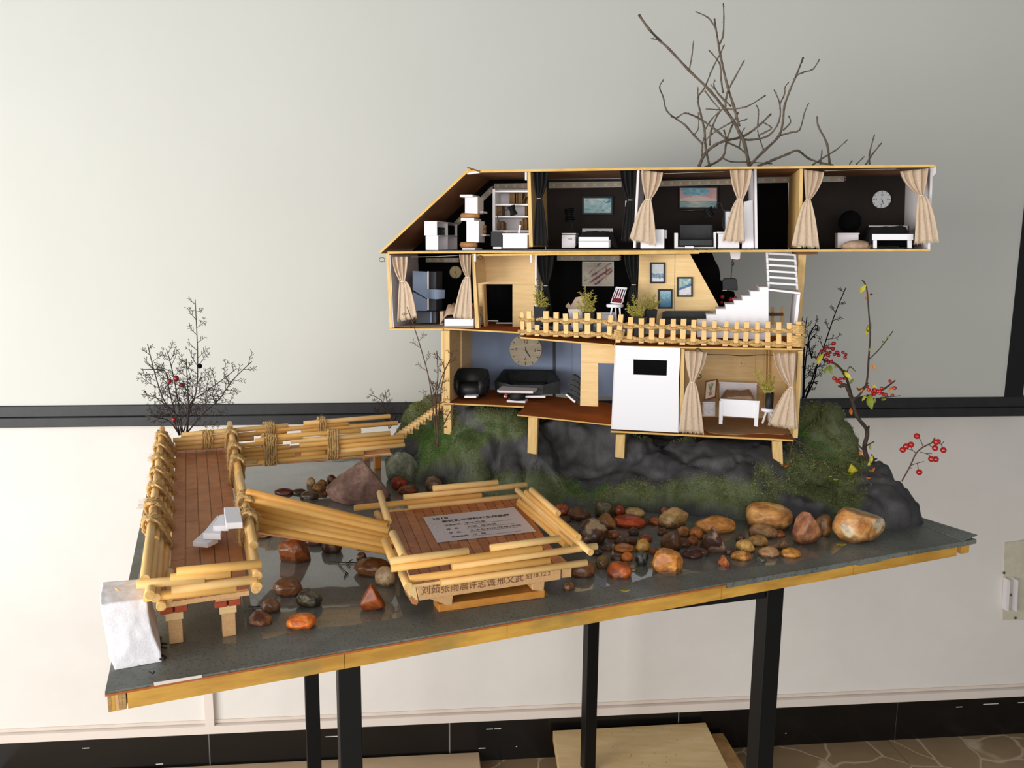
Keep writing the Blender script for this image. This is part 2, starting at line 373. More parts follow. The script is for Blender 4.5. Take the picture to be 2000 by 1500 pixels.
# ================================================================== TABLE
tb = thing('display_table', 'long table with grey slate-look top, varnished wooden edge and black steel legs', 'table', Vector((0, 1.5, 0)))
TH = .022
MB().prism([P1, P3, P4, P2], -Zv*.003).build('slate_top', m_slate, tb)
MB().prism([P1-Zv*.0035+e1*.002+e2*.02, P3-Zv*.0035-e1*.002+e2*.02, P4-Zv*.0035-e2*.002, P2-Zv*.0035+e1*.002], -Zv*.012).build('core_board', m_ply_e, tb)
n0 = e1.cross(Zv)
fe = []
us = [.022, .27, .49, .84, 1.10, 1.335]
for a, b in zip(us[:-1], us[1:]):
    MB().box(P1+e1*(a+.0004)-Zv*(TH+.003), e1*(b-a-.0008), e2*.016, Zv*TH).build('edge_board', m_board_edge, tb)
for k in range(5): MB().box(P1+e1*(.002+k*.0038)-Zv*(TH+.003), e1*.0036, e2*.9, Zv*TH).build('ply_layer', (m_ply_e, m_board_edge, m_leg if k == 4 else m_beam)[k % 3] if k != 4 else m_ply_e, tb)
MB().box(P3-e1*.028-Zv*(TH+.003)+e2*.004, e1*.02, e2*.9, Zv*(TH-.002)).build('end_board', m_board_edge, tb)
MB().box(P1+e1*.0-Zv*.005-e2*.0012, e1*1.0, e2*.002, Zv*.0025).build('sheet_edge', m_fl, tb)
lip = MB(); prev = None
nL = 40
def lipd(t): return .007+.004*noise.noise(Vector((t*9, 1, 0)))+(.003 if .80 < t < .84 else 0)
tops = []; bots = []
for i in range(nL+1):
    t = .615+.385*i/nL; p = P1+(P3-P1)*t
    tops.append(p-e2*.0025+Zv*.0006); bots.append(p-e2*(.003)-Zv*lipd(t))
for i in range(nL):
    lip.add([tops[i], tops[i+1], bots[i+1], bots[i], tops[i]+e2*.006, tops[i+1]+e2*.006, bots[i+1]+e2*.002, bots[i]+e2*.002], [(0, 1, 2, 3), (0, 4, 5, 1), (4, 7, 6, 5), (3, 2, 6, 7)])
lip.build('sheet_lip', m_slate, tb)
# curled sheet corners
MB().prism([P3-e1*.03, P3+e1*.004+Zv*.006, P3+e2*.12+e1*.002, P3-e1*.03+e2*.12], Zv*.0015).build('sheet_corner', m_slate, tb)
MB().prism([onpl(300, 1333, P1-e2*.0005, n0), onpl(394, 1318, P1-e2*.0005, n0), onpl(396, 1327, P1-e2*.0005, n0), onpl(302, 1343, P1-e2*.0005, n0)], -e2*.0006).build('tape_strip', m_tape, tb)
LY = radians(18); lu = Vector((cos(LY), sin(LY), 0)); ln = Vector((-sin(LY), cos(LY), 0))
legs = [(680, 1308, 1.10, .031), (1504, 1155, 1.29, .031), (608, 1318, 1.84, .032), (1155, 1222, 2.1, .032)]
ztop = BZ-TH-.003
Lc = []
for x, y, D, w in legs:
    p = ony(x, y, D); p.z = 0; Lc.append(p)
    zf = .1 if x == 1155 else 0.0
    MB().cbox(p+Zv*zf, lu, ln, w, w, ztop-zf, Zv).build('leg', m_leg, tb, bev=.001)
for i, j in ((0, 1), (0, 2), (1, 3), (2, 3)):
    a, b = Lc[i], Lc[j]; d = (b-a).normalized(); nn = Zv.cross(d)
    MB().box(a+d*.017-nn*.012+Zv*(ztop-.0255), d*((b-a).length-.034), nn*.024, Zv*.025).build('frame_rail', m_leg, tb)

# water: shallow film over the pond part of the board
wz = BZ+.0022
wpx = [(318, 935), (285, 1060), (262, 1150), (330, 1215), (380, 1262), (500, 1250), (640, 1225), (760, 1210), (900, 1190), (1080, 1165), (1230, 1135), (1330, 1120), (1450, 1110), (1560, 1098), (1640, 1080), (1660, 1040), (1500, 1000), (1200, 960), (1000, 920), (820, 900), (780, 880), (600, 893)]
wp = [onz(x, y, wz) for x, y in wpx]
# smooth outline
def smooth_loop(P, it=2):
    for _ in range(it):
        Q = []
        for i in range(len(P)):
            a, b = P[i], P[(i+1) % len(P)]; Q += [a*.75+b*.25, a*.25+b*.75]
        P = Q
    return P
wp = smooth_loop(wp)
for p in wp: p += Vector((noise.noise(p*30), noise.noise(p*30+Vector((5, 5, 5))), 0))*.012
wmb = MB(); wmb.add(wp, [tuple(range(len(wp)))])
wo = wmb.build('pond_water', m_water)
tag(wo, 'thin sheet of clear water covering the grey board around the stones', 'water', kind='stuff')
HEAD_END = 1

# ================================================================== MODEL HOUSE
house = thing('model_house', 'three-storey balsa doll house on stilts with sloping attic roof and open front', 'model house', Hp(1150, 800, .1))
FD = -.05                                   # depth of the box and balcony plane
# horizontal slab: front edge a->b given in pixels at depth d0
def slab(name, a, b, d0, d1, th, m, me=None, d0b=None):
    A = Hp(a[0], a[1], d0); B = Hp(b[0], b[1], d0 if d0b is None else d0b)
    A2 = Hp(a[0], a[1], d0); 
    w = (d1-d0)
    pts = [A, B, B+HN*(d1-(d0 if d0b is None else d0b)), A+HN*w]
    MB().prism(pts, -Zv*th).build(name, m, house)
    if me:                                   # pale cut edge along the front
        MB().box(A-HN*.0009-Zv*th, B-A, HN*.0007, Zv*th).build('cut_edge', me, house)
def upright(name, poly, d, ext, m, parent=None):
    return MB().prism([Hp(x, y, d) for x, y in poly], HN*ext).build(name, m, parent or house)
BK = .185
def backing(name, poly, d, m, base=0.0): return MB().prism([Hp(x, y, base)+HN*(d-base) for x, y in poly], HN*.003).build(name, m, house)
# --- top storey
slab('roof_panel', (915, 333), (1245, 327.5), -.006, .2, .0045, m_ceil, m_edge)
slab('roof_panel', (1245.3, 327.5), (1826, 321.5), -.006, .2, .0045, m_ceil, m_edge)
p = [Hp(920, 331, -.006), Hp(743, 495.5, -.006)]; dr = (p[1]-p[0]).normalized(); nr = HN.cross(dr).normalized()
MB().box(p[0], p[1]-p[0], HN*.206, nr*.004).build('sloping_roof_panel', m_ceil, house)
MB().box(p[0]-HN*.0009, p[1]-p[0], HN*.0007, nr*.0045).build('cut_edge', m_edge, house)
MB().prism([Hp(911, 328, -.01), Hp(915, 326, -.01), Hp(937, 333.5, -.01), Hp(935, 336, -.01)], HN*.06).build('ridge_strip', m_ceil, house)
MB().prism([Hp(912, 338, -.008), Hp(935, 334, -.008), Hp(936, 338, -.008), Hp(913, 340.5, -.008)], HN*.01).build('ridge_liner', m_white2, house)
slab('floor_panel', (757, 491.5), (1815, 486.5), 0, .2, .004, m_fl, m_edge)
slab('floor_panel', (921, 496.5), (1366, 491.5), .0005, .2, .004, m_fl, m_edge)
# back wall of the attic row
backing('back_wall', [(750, 491), (918, 332), (1030, 334), (1033, 488)], BK, m_blk)
backing('back_wall', [(1036, 334), (1243, 331), (1243, 488), (1036, 488)], BK, m_blkb)
backing('back_wall', [(1245, 331), (1474, 329), (1474, 487), (1245, 488)], BK, m_blkb)
backing('back_wall', [(1476, 329), (1560, 328), (1560, 487), (1476, 487)], BK, m_blk)
backing('back_wall', [(1566, 328), (1817, 325), (1814, 486), (1562, 487)], BK, m_blkb)
upright('liner_strip', [(964, 348), (1030, 346.5), (1030, 349), (964, 350.5)], BK-.001, .001, m_white2)
upright('liner_strip', [(1044, 348.5), (1240, 346.5), (1240, 348.8), (1044, 350.5)], BK-.001, .001, m_white2)
upright('partition', [(1029.5, 334), (1036, 334), (1040.5, 482), (1033.5, 482)], 0, BK, m_balsa_v)
upright('partition', [(1244.5, 330), (1249, 330), (1241.5, 484), (1236.5, 484)], 0, BK, m_white2)
upright('partition', [(1473, 329), (1477.5, 329), (1480, 485), (1475, 485)], 0, BK, m_white2)
upright('partition', [(1562, 328), (1569, 328), (1565, 484), (1558, 484)], 0, BK, m_balsa_v)
upright('door_stop', [(1566, 399), (1569.5, 399), (1567, 484), (1564, 484)], .12, .02, m_balsa_v)
upright('partition', [(1817, 326), (1822, 326), (1816.5, 490), (1812, 490)], 0, BK, m_white2)
upright('bracket_tag', [(1822.5, 325), (1828, 323), (1828, 338), (1821, 346)], .0, .004, m_white2)
for x, y0, y1, d in ((1027, 336, 352, .002), (927.5, 496, 511, -.002), (1037, 498, 513, -.003)):
    upright('plastic_clip', [(x-1.8, y0), (x+1.8, y0), (x+1.8, y1), (x-1.8, y1)], d-.004, .004, m_white2)
# --- middle storey
slab('floor_panel', (761, 641.5), (866, 641.5), 0, .2, .003, m_fl, m_edge)
slab('floor_panel', (867, 640.5), (1016, 648.5), 0, .2, .003, m_fl, m_edge)
# balcony floor: runs out from the main plane to the rail line
bA = Hp(1016, 658, -.002); bB = Hp(1197, 673, FD); bC = Hp(1200, 675, FD); bD = Hp(1568, 681, FD)
MB().prism([bA, bB, Hp(1197, 673, FD)+HN*.24, bA+HN*.2], -Zv*.003).build('balcony_floor', m_fl, house)
MB().prism([bC, bD, bD+HN*.235, bC+HN*.235], -Zv*.003).build('balcony_floor', m_fl, house)
MB().box(bA-HN*.001-Zv*.003, bB-bA, HN*.0008, Zv*.003).build('cut_edge', m_edge, house)
MB().box(bC-HN*.001-Zv*.003, bD-bC, HN*.0008, Zv*.003).build('cut_edge', m_edge, house)
upright('side_wall', [(754, 496), (760, 496), (767, 640), (761, 640)], 0, BK, m_balsa_v)
upright('side_wall_lining', [(760.5, 498), (762, 498), (769, 640), (767.5, 640)], .001, BK-.003, m_white2)
backing('back_wall', [(757, 496), (925, 496), (934, 640), (764, 641)], BK, m_blk)
upright('partition_post', [(921, 496), (926.5, 496), (936, 641), (928.5, 641)], 0, .012, m_balsa_v)
upright('partition_header', [(921, 496), (926.5, 496), (930.5, 554), (924.5, 554)], .0125, .085, m_balsa)
upright('partition_post', [(924.8, 554.5), (930.8, 554.5), (935.5, 639), (929, 639)], .060, .012, m_balsa_v)
W1 = .10
upright('front_wall', [(926, 498), (1047, 496), (1047, 555), (930, 555)], W1, .004, m_balsa)
upright('front_wall', [(1001, 555.2), (1047, 555.2), (1047, 641), (1001, 640)], W1, .004, m_balsa)
upright('front_wall', [(931, 555.2), (947, 555.2), (948, 640), (935, 641)], W1, .004, m_balsa)
upright('door_panel', [(941, 556), (944, 556), (948, 638), (945, 638)], .075, .024, m_balsa_v)
upright('white_edge_strip', [(1045, 496), (1048, 496), (1048, 606), (1045, 606)], .0, .10, m_white2)
backing('back_wall', [(918, 497), (1250, 496), (1250, 655), (934, 645)], BK, m_blk)
upright('side_lining', [(1247, 497), (1249, 497), (1249, 640), (1247, 640)], .06, .12, m_blk)
W2 = .055
upright('picture_wall', [(1248.5, 498), (1318, 497), (1316.3, 632), (1244, 630)], W2, .004, m_balsa)
upright('picture_wall', [(1319, 497), (1347.5, 496), (1407, 604), (1421, 632), (1317.3, 632)], W2+.0003, .004, m_balsa)
# dark rock-like backing card to the right of the picture wall
upright('dark_backing', [(1335, 494), (1391, 494), (1396, 508), (1404, 522), (1407, 537), (1407, 547), (1415, 553), (1416, 566), (1434, 570), (1438, 590), (1436, 612), (1330, 612)], .14, .004, m_blk)
upright('post', [(1559, 497), (1574.5, 497), (1565, 632), (1556, 632)], .06, .01, m_balsa_v)
MB().prism([Hp(1556, 491, .02), Hp(1597, 490.5, .02), Hp(1597, 496.5, .02), Hp(1575, 497, .02), Hp(1556, 497, .02)], HN*.09).build('post_cap', m_ceil, house)
# --- ground storey
zG = Hp(865, 786.5, 0).z
slab('floor_panel', (864, 786.5), (1024, 793.5), 0, .2, .003, m_fl, m_edge)
dk = [Hp(1024, 794, 0), onz(1010, 809.5, zG), onz(1197, 829.5, zG), onz(1202, 790, zG)]
dk[3] = Hp(1202, 800, .13); dk[3].z = zG
dq = [Vector((p.x, p.y, zG)) for p in dk]
dq[2] = Hp(1197, 829.5, FD+.002); dq[3] = Hp(1202, 800, .13); dq[3].z = (zG+dq[2].z)/2
MB().prism([dq[0], dq[1], dq[2], dq[3], Vector((*(dq[0]+HN*.15).xy, zG))], -Zv*.002).build('deck_panel', m_fl, house)
MB().box(dq[1]-HN*.001-Zv*.0025, dq[2]-dq[1], HN*.0008, Zv*.0025).build('cut_edge', m_edge, house)
upright('pilaster', [(861, 646), (866.7, 646), (868, 786), (863, 786)], 0, .012, m_balsa_v)
upright('pilaster', [(867.2, 646), (878, 646), (878.5, 787), (868.5, 786)], 0, .012, m_balsa_v)
upright('side_wall', [(873, 647), (878, 647), (878.5, 786), (873.5, 786)], .0125, .085, m_balsa)
MB().prism([Hp(x, y, 0)+HN*.0985 for x, y in ((873, 647), (878, 647), (878.5, 786), (873.5, 786))], HN*.09).build('side_wall', m_balsa, house)
backing('blue_back_wall', [(876, 646), (1092, 652), (1092, 800), (876, 788)], BK, m_blue)
backing('blue_back_wall', [(1092.5, 652), (1212, 660), (1212, 808), (1092.5, 800)], BK, m_blue)
W3 = .012
upright('arch_wall', [(1134.5, 664), (1202, 668), (1202, 710), (1134.5, 708)], W3, .005, m_balsa)
upright('arch_wall', [(1134.5, 708.2), (1168, 709.2), (1168, 794), (1133, 792.5)], W3, .005, m_balsa)
# box at the right, front plane FD
slab('floor_panel', (1193, 841), (1549, 858.5), FD, FD+.2, .0035, m_fl, m_edge)
P = lambda x, y, d=FD: Hp(x, y, d)
bp = MB()
for poly in ([(1203, 675), (1329, 680), (1328, 704.8), (1202, 701)], [(1196, 838), (1200, 734), (1326, 738), (1325, 845)],
             [(1202, 701), (1237, 702.2), (1237, 731.5), (1200.6, 730.3)], [(1303, 704), (1328, 704.8), (1326.3, 734.5), (1302, 733.8)], [(1200.6, 730.3), (1302, 733.8), (1326.3, 734.5), (1326, 738), (1200, 734)]):
    bp.prism([P(x, y, FD-.003) for x, y in poly], HN*.003)
bp.build('white_front_panel', m_white, house)
upright('seam_strip', [(1079.5, 655), (1085, 655), (1085, 797), (1079.5, 795)], BK-.002, .002, m_greyd)
upright('panel_edge', [(1201, 675), (1202.8, 675), (1196, 838), (1193.5, 838)], FD-.003, .004, m_white2)
upright('side_wall', [(1201, 676), (1203, 676), (1199, 838), (1197, 838)], FD+.001, .19, m_balsa)
upright('partition', [(1330, 681), (1337, 681.5), (1334.5, 843), (1326, 842)], FD, .18, m_balsa_v)
upright('side_wall', [(1559, 686), (1568, 686), (1558, 856), (1549, 855)], FD, .185, m_balsa_v)
backing('box_back_wall', [(1338, 682), (1488, 684), (1488, 852), (1336, 848)], FD+.178, m_balsa, FD)
backing('box_back_wall', [(1489, 684), (1559, 685), (1552, 854), (1489, 852)], FD+.178, m_balsa, FD)
backing('box_back_wall', [(1206, 680), (1329, 682), (1327, 848), (1203, 842)], FD+.178, m_greyd, FD)
upright('corner_strip', [(1493, 684), (1497, 684), (1495, 852), (1491, 852)], FD+.170, .006, m_balsa_v)
upright('corner_strip', [(1500, 684), (1503, 684), (1501, 852), (1498, 852)], FD+.170, .006, m_balsa_v)
# stilts
def stilt(x0, x1, yt, yb, d, dx=0, wd=.014):
    A = [Hp(x0, yt, d), Hp(x1, yt, d), Hp(x1+dx, yb, d), Hp(x0+dx, yb-3, d)]
    return MB().prism(A, HN*wd).build('stilt', m_balsa_v, house, bev=.0006)
stilt(866, 881, 791, 850, .004, 1)
dd = (dq[1]-M0).dot(HN)
stilt(1032, 1050, 815, 888, dd+.012, -2)
stilt(1203, 1221, 849, 896, FD+.010, -2)
stilt(1508, 1528, 862, 918, FD+.012, 2)
# interior under-ceiling cable ring loops
def wire(pxs, d, r=.0007, m=m_wire, parent=None, name='wire', label=None):
    pts = [Hp(x, y, dd_) for (x, y), dd_ in zip(pxs, d if isinstance(d, list) else [d]*len(pxs))]
    Q = []
    for i in range(len(pts)-1):
        p0 = pts[max(i-1, 0)]; p1 = pts[i]; p2 = pts[i+1]; p3 = pts[min(i+2, len(pts)-1)]
        for k in range(4):
            t = k/4; Q.append(.5*((2*p1)+(-p0+p2)*t+(2*p0-5*p1+4*p2-p3)*t*t+(-p0+3*p1-3*p2+p3)*t**3))
    Q.append(pts[-1])
    return MB().tube(Q, r, 6).build(name, m, parent)
def ringpx(cx, cy, rx, ry, n=10): return [(cx+rx*cos(2*pi*i/n), cy+ry*sin(2*pi*i/n)) for i in range(n+1)]
wire(ringpx(746, 507, 5.5, 4), .0, .0006, parent=house, name='wire_loop')
wire([(750, 509), (752, 512)], .0, .0006, parent=house, name='wire_loop')
wire(ringpx(938, 503, 4.5, 3.5), -.003, .0006, parent=house, name='wire_loop')
wire(ringpx(1019, 344, 4.5, 3.5), .005, .0006, parent=house, name='wire_loop')

# ---- rope railing
rr = thing('rope_railing', 'balcony railing of pale wooden pickets woven with twisted jute rope', 'railing', (bA+bD)/2)
LP = [(105,150,865,110,160,1160),(190,250,850,190,250,1165),(300,360,850,295,350,1175),(405,475,850,410,470,1180),(540,605,865,535,600,1185),(660,725,885,675,730,1190),(790,860,865,805,865,1195),(945,1015,875,945,1015,1200),(1105,1160,870,1100,1155,1200),(1255,1315,905,1230,1290,1205),(1385,1450,895,1345,1410,1260)]
LP = [(a/6.667+1000, b/6.667+1000, y/6.667+480, c/6.667+1000, d/6.667+1000, z/6.667+480) for a, b, y, c, d, z in LP]
RP = [(1515,1580,930,1490,1560,1260),(1650,1720,945,1650,1715,1270),(1790,1860,940,1780,1850,1265)]
RP = [(a/6.667+1000, b/6.667+1000, y/6.667+480, c/6.667+1000, d/6.667+1000, z/6.667+480) for a, b, y, c, d, z in RP]
RQ = [(270,330,850,255,315,1125),(390,445,850,385,440,1115),(500,560,850,485,545,1130),(615,670,860,600,655,1135),(730,775,865,720,775,1140),(845,890,865,830,885,1130),(975,1020,870,950,1005,1145),(1085,1130,875,1070,1120,1150),(1190,1245,880,1170,1225,1155),(1310,1355,880,1300,1350,1150),(1420,1470,880,1415,1470,1165),(1535,1590,885,1535,1590,1160),(1650,1700,890,1650,1700,1170),(1750,1810,880,1740,1800,1150)]
RP += [(a/5.556+1240, b/5.556+1240, y/5.556+470, c/5.556+1240, d/5.556+1240, z/5.556+470) for a, b, y, c, d, z in RQ]
nL_ = (bB-bA).cross(Zv).normalized(); 
if nL_.dot(HN) < 0: nL_ = -nL_
def pickets(lst, p0, nn):
    out = []
    for x0, x1, yt, x2, x3, yb in lst:
        c = [onpl(x, y, p0, nn) for x, y in ((x0, yt), (x1, yt), (x3, yb), (x2, yb))]
        MB().prism(c, nn*.004).build('picket', m_dow3, rr, bev=.0003)
        out.append(((c[0]+c[1])/2, (c[2]+c[3])/2))
    return out
pl = pickets(LP, bA-nL_*.001, nL_); pr = pickets(RP, bC-HN*.001, HN)
def twisted(path, r, parent, pitch=.013, name='rope', n=5):
    # three strands twisted round a centre path
    L = 0; C = [path[0]]; 
    pts = []; seg = .0016
    for a, b in zip(path[:-1], path[1:]):
        k = max(1, int((b-a).length/seg))
        pts += [lerp(a, b, i/k) for i in range(k)]
    pts.append(path[-1])
    # smooth
    for _ in range(6): pts = [pts[0]]+[(pts[i-1]+pts[i]*2+pts[i+1])/4 for i in range(1, len(pts)-1)]+[pts[-1]]
    b = MB()
    for s in range(3):
        q = []; L = 0
        for i, p in enumerate(pts):
            t = (pts[min(i+1, len(pts)-1)]-pts[max(i-1, 0)]).normalized()
            a_ = Zv.cross(t); a_ = a_.normalized() if a_.length > .1 else Vector((1, 0, 0)); c_ = t.cross(a_)
            if i: L += (p-pts[i-1]).length
            w = 2*pi*(L/pitch+s/3); q.append(p+(a_*cos(w)+c_*sin(w))*r*.5)
        b.tube(q, r*.58, n)
    return b.build(name, m_rope, parent)
def weave(pk, nn, fr, amp, zz, ph, x0, x1):
    path = [x0]
    for i, (t, b_) in enumerate(pk):
        c = lerp(t, b_, fr)
        s = 1 if (i+ph) % 2 else -1
        path.append(c+nn*(.002+s*.0045)+Zv*(zz*s))
        if i < len(pk)-1:
            c2 = (c+lerp(*pk[i+1], fr))/2; path.append(c2+nn*.002)
    path.append(x1); return path
RR = .0035
al = [(pl, nL_), (pr, HN)]
for fr, ph in ((.30, 0), (.36, 1), (.82, 0), (.9, 1)):
    a = weave(pl, nL_, fr, 0, .002, ph, lerp(*pl[0], fr)-HU*.008, lerp(*pr[0], fr)-HU*.012)
    b = weave(pr, HN, fr, 0, .002, ph+1, lerp(*pr[0], fr)-HU*.012, lerp(*pr[-1], fr)+HU*.006)
    twisted(a, RR, rr); twisted(b, RR, rr)
# coiled ends
def coil(a, b, rad, r, turns, parent, nrm, name='rope_coil', asp=.6, off=0):
    ax = (b-a).normalized(); s = ax.cross(nrm).normalized(); pts = []
    N = turns*14
    for i in range(N+1):
        w = 2*pi*i/14; pts.append(lerp(a, b, i/N)+s*cos(w)*rad+nrm*sin(w)*rad*asp+nrm*off)
    return MB().tube(pts, r, 6).build(name, m_rope, parent)
coil(lerp(*pr[-1], .12), lerp(*pr[-1], .45), .010, .0028, 4, rr, HN, off=.002)
coil(lerp(*pr[-1], .55), lerp(*pr[-1], .98), .010, .0028, 5, rr, HN, off=.002)
coil(lerp(*pl[-1], .55), lerp(*pl[-1], .85), .009, .0024, 4, rr, nL_, off=.002)

# ================================================================== HILL
def pz(px, py, d): return Hp(px, py, d)                    # point on plane d behind MA
CP = []
foot = [(748, 905), (762, 922), (790, 940), (830, 948), (880, 955), (950, 962), (1030, 975), (1110, 988), (1180, 996), (1250, 1002), (1330, 1008), (1400, 1015), (1480, 1022), (1560, 1028), (1640, 1032), (1720, 1036), (1790, 1032), (1809, 1024)]
for x, y in foot: CP.append(onz(x, y, BZ-.002))
CP += [ony(x, y, Y) for x, y, Y in ((1796, 972, 1.50), (1768, 934, 1.53), (1712, 910, 1.58), (1690, 896, 1.62), (1680, 856, 1.665), (1648, 816, 1.69), (1620, 770, 1.71), (1560, 772, 1.77))]
CP += [ony(x, y, Y) for x, y, Y in ((1730, 985, 1.48), (1650, 975, 1.52), (1600, 920, 1.60), (1585, 860, 1.68), (1680, 1005, 1.475), (1765, 1000, 1.475), (1560, 960, 1.56))]
# broad tops behind the silhouettes
for x, y, Y in ((1796, 972, 1.50), (1768, 934, 1.53), (1712, 910, 1.58), (1690, 896, 1.62), (1680, 856, 1.665), (1648, 816, 1.69), (1620, 770, 1.71)):
    p = ony(x, y-2, Y); CP.append(p+Vector((-.012, .030, .002)))
CP += [ony(x, y, Y) for x, y, Y in ((1803, 1000, 1.49), (1740, 950, 1.52), (1645, 895, 1.64), (1600, 810, 1.72))]
# back outline on the board
for s, t in ((.70, .95), (.85, .92), (1.02, .86), (.56, .95), (1.20, .66), (1.32, .40)): CP.append(P1+e1*s+e2*t-Zv*.002)
# left shoulder
CP += [ony(x, y, Y) for x, y, Y in ((790, 872, 1.83), (794, 825, 1.87), (808, 790, 1.90), (833, 774, 1.91), (862, 768, 1.91), (822, 850, 1.85), (845, 812, 1.88))]
# under the ground floor and below it
CP += [pz(870, 848, .006), pz(900, 800, .02), pz(950, 803, .012), pz(1000, 806, .006), pz(890, 860, -.03), pz(960, 860, -.03), pz(1010, 850, -.02), pz(830, 905, -.035), pz(930, 915, -.07)]
for x, y, z in ((880, 790, .12), (960, 790, .12), (1060, 800, .12)): p = Hp(x, y, .0)+HN*z; p.z = zG-.024; CP.append(p)
for x in (1060, 1120, 1180): p = Hp(x, 800, .02); p.z = zG-.028; CP.append(p)
CP += [pz(1040, 886, dd+.012), pz(1110, 880, -.005), pz(1170, 900, -.02), pz(1100, 940, -.075), pz(1010, 930, -.09), pz(1180, 950, -.075)]
CP += [pz(1212, 894, FD+.008)-Zv*.006, pz(1519, 915, FD+.010)-Zv*.010]
zB = Hp(1193, 841, FD).z
for x in (1230, 1300, 1380, 1450, 1510): p = Hp(x, 850, FD+.045); p.z = zB-.026; CP.append(p)
for x in (1250, 1400, 1530): p = Hp(x, 850, FD+.2); p.z = zB-.028; CP.append(p)
CP += [pz(1270, 905, FD-.005), pz(1340, 900, FD-.01), pz(1420, 905, FD-.015), pz(1480, 915, FD-.005), pz(1300, 955, -.105), pz(1400, 960, -.105), pz(1490, 965, -.10), pz(1230, 955, -.095), pz(1580, 990, -.10)]
eo = Zv.cross(e1).normalized()
hs = [((p-P1).dot(e1), (p-P1).dot(eo)) for p in CP]
vv, ee, ff, _, _, _ = delaunay_2d_cdt([Vector(h) for h in hs], [], [], 0, 1e-5)
# map output verts to heights (same order as input when no merging)
def nearest(q): return min(range(len(hs)), key=lambda i: (hs[i][0]-q[0])**2+(hs[i][1]-q[1])**2)
zs = [CP[nearest(q)].z for q in vv]
bvh = BVHTree.FromPolygons([(q[0], q[1], z) for q, z in zip(vv, zs)], [tuple(f) for f in ff])
G = .0046; s0_, s1_, t0_, t1_ = .36, 1.43, .02, .98
ns = int((s1_-s0_)/G); nt_ = int((t1_-t0_)/G)
Zg = [[None]*(nt_+1) for _ in range(ns+1)]
for i in range(ns+1):
    for j in range(nt_+1):
        h = bvh.ray_cast(Vector((s0_+i*G, t0_+j*G, 3)), Vector((0, 0, -1)))
        Zg[i][j] = h[0].z if h[0] else BZ-.03
for _ in range(4):
    Z2 = [r[:] for r in Zg]
    for i in range(1, ns):
        for j in range(1, nt_):
            Z2[i][j] = (Zg[i][j]*2+Zg[i-1][j]+Zg[i+1][j]+Zg[i][j-1]+Zg[i][j+1])/6
    Zg = Z2
under = []
def hillpt(i, j):
    p = P1+e1*(s0_+i*G)+eo*(t0_+j*G); p.z = Zg[i][j]
    return p
HV = [[hillpt(i, j) for j in range(nt_+1)] for i in range(ns+1)]
def mossf(p):
    x, y = pix(p)
    m = .04+noise.noise(p*11)*.85+noise.noise(p*30)*.4
    def g(cx, cy, sx, sy, a): return a*math.exp(-((x-cx)/sx)**2-((y-cy)/sy)**2)
    m += g(930, 868, 130, 28, .6)+g(830, 830, 60, 70, .5)+g(1300, 960, 260, 32, .55)+g(1600, 930, 80, 60, .6)+g(1620, 840, 70, 60, .6)+g(1010, 940, 90, 25, .4)
    m += g(960, 815, 50, 20, .4)
    m -= g(985, 882, 50, 22, .9)+g(1130, 865, 85, 60, 1.1)+g(1340, 895, 170, 38, 1.0)+g(1760, 985, 55, 50, .9)+g(900, 925, 70, 16, .5)+g(1390, 1005, 300, 14, .6)
    return m
cols = {}
hv = MB(); idx = {}
vs_ = []; fs_ = []; cs_ = []
for i in range(ns+1):
    for j in range(nt_+1):
        p = HV[i][j]
        a, b = HV[max(i-1, 0)][j], HV[min(i+1, ns)][j]; c, d = HV[i][max(j-1, 0)], HV[i][min(j+1, nt_)]
        n = (b-a).cross(d-c).normalized()
        q = p*7
        cell = noise.voronoi(p*11)[0]; crease = min(.32, cell[1]-cell[0])
        disp = noise.noise(q)*.017+noise.noise(p*18)*.012+(crease-.2)*.034+noise.noise(p*48)*.006+noise.noise(p*110)*.0022+(min(.25, (lambda v: v[1]-v[0])(noise.voronoi(p*31+Vector((2, 2, 2)))[0]))-.12)*.010
        if p.z < BZ+.012: disp *= .4
        hcut = max(0, min(1, (p.z-BZ)/.03))
        pp = p+n*disp*hcut
        pp.z = min(pp.z, p.z+.006)
        idx[(i, j)] = len(vs_); vs_.append(pp); idx[(i, j, 'm')] = mossf(pp)
for i in range(ns):
    for j in range(nt_):
        q = [idx[(i, j)], idx[(i+1, j)], idx[(i+1, j+1)], idx[(i, j+1)]]
        if max(vs_[k].z for k in q) < BZ-.004: continue
        fs_.append(tuple(q)); m = idx[(i, j, 'm')]
        base = mixc((88, 84, 82), (64, 62, 62), .5+noise.noise(vs_[q[0]]*25))

hb = MB(); hb.add(vs_, fs_, True)
hb.vc = []
for i in range(ns+1):
    for j in range(nt_+1):
        p = vs_[idx[(i, j)]]; m = idx[(i, j, 'm')]
        hb.vc.append(mixc(mixc((78, 76, 76), (56, 55, 56), .5+noise.noise(p*25)), (84, 92, 56), m*3.5))
ht = thing('rock_hill', 'dark grey sculpted rock hill patched with green moss beneath the doll house', 'model hill', P1+e1*.85+e2*.5)
ho = hb.build('rock_surface', m_hill, ht)
hbvh = BVHTree.FromPolygons(vs_, fs_)
def onhill(px, py):
    d = ray(px, py); h = hbvh.ray_cast(CAMP, d)
    return (h[0], h[1]) if h[0] else (None, None)
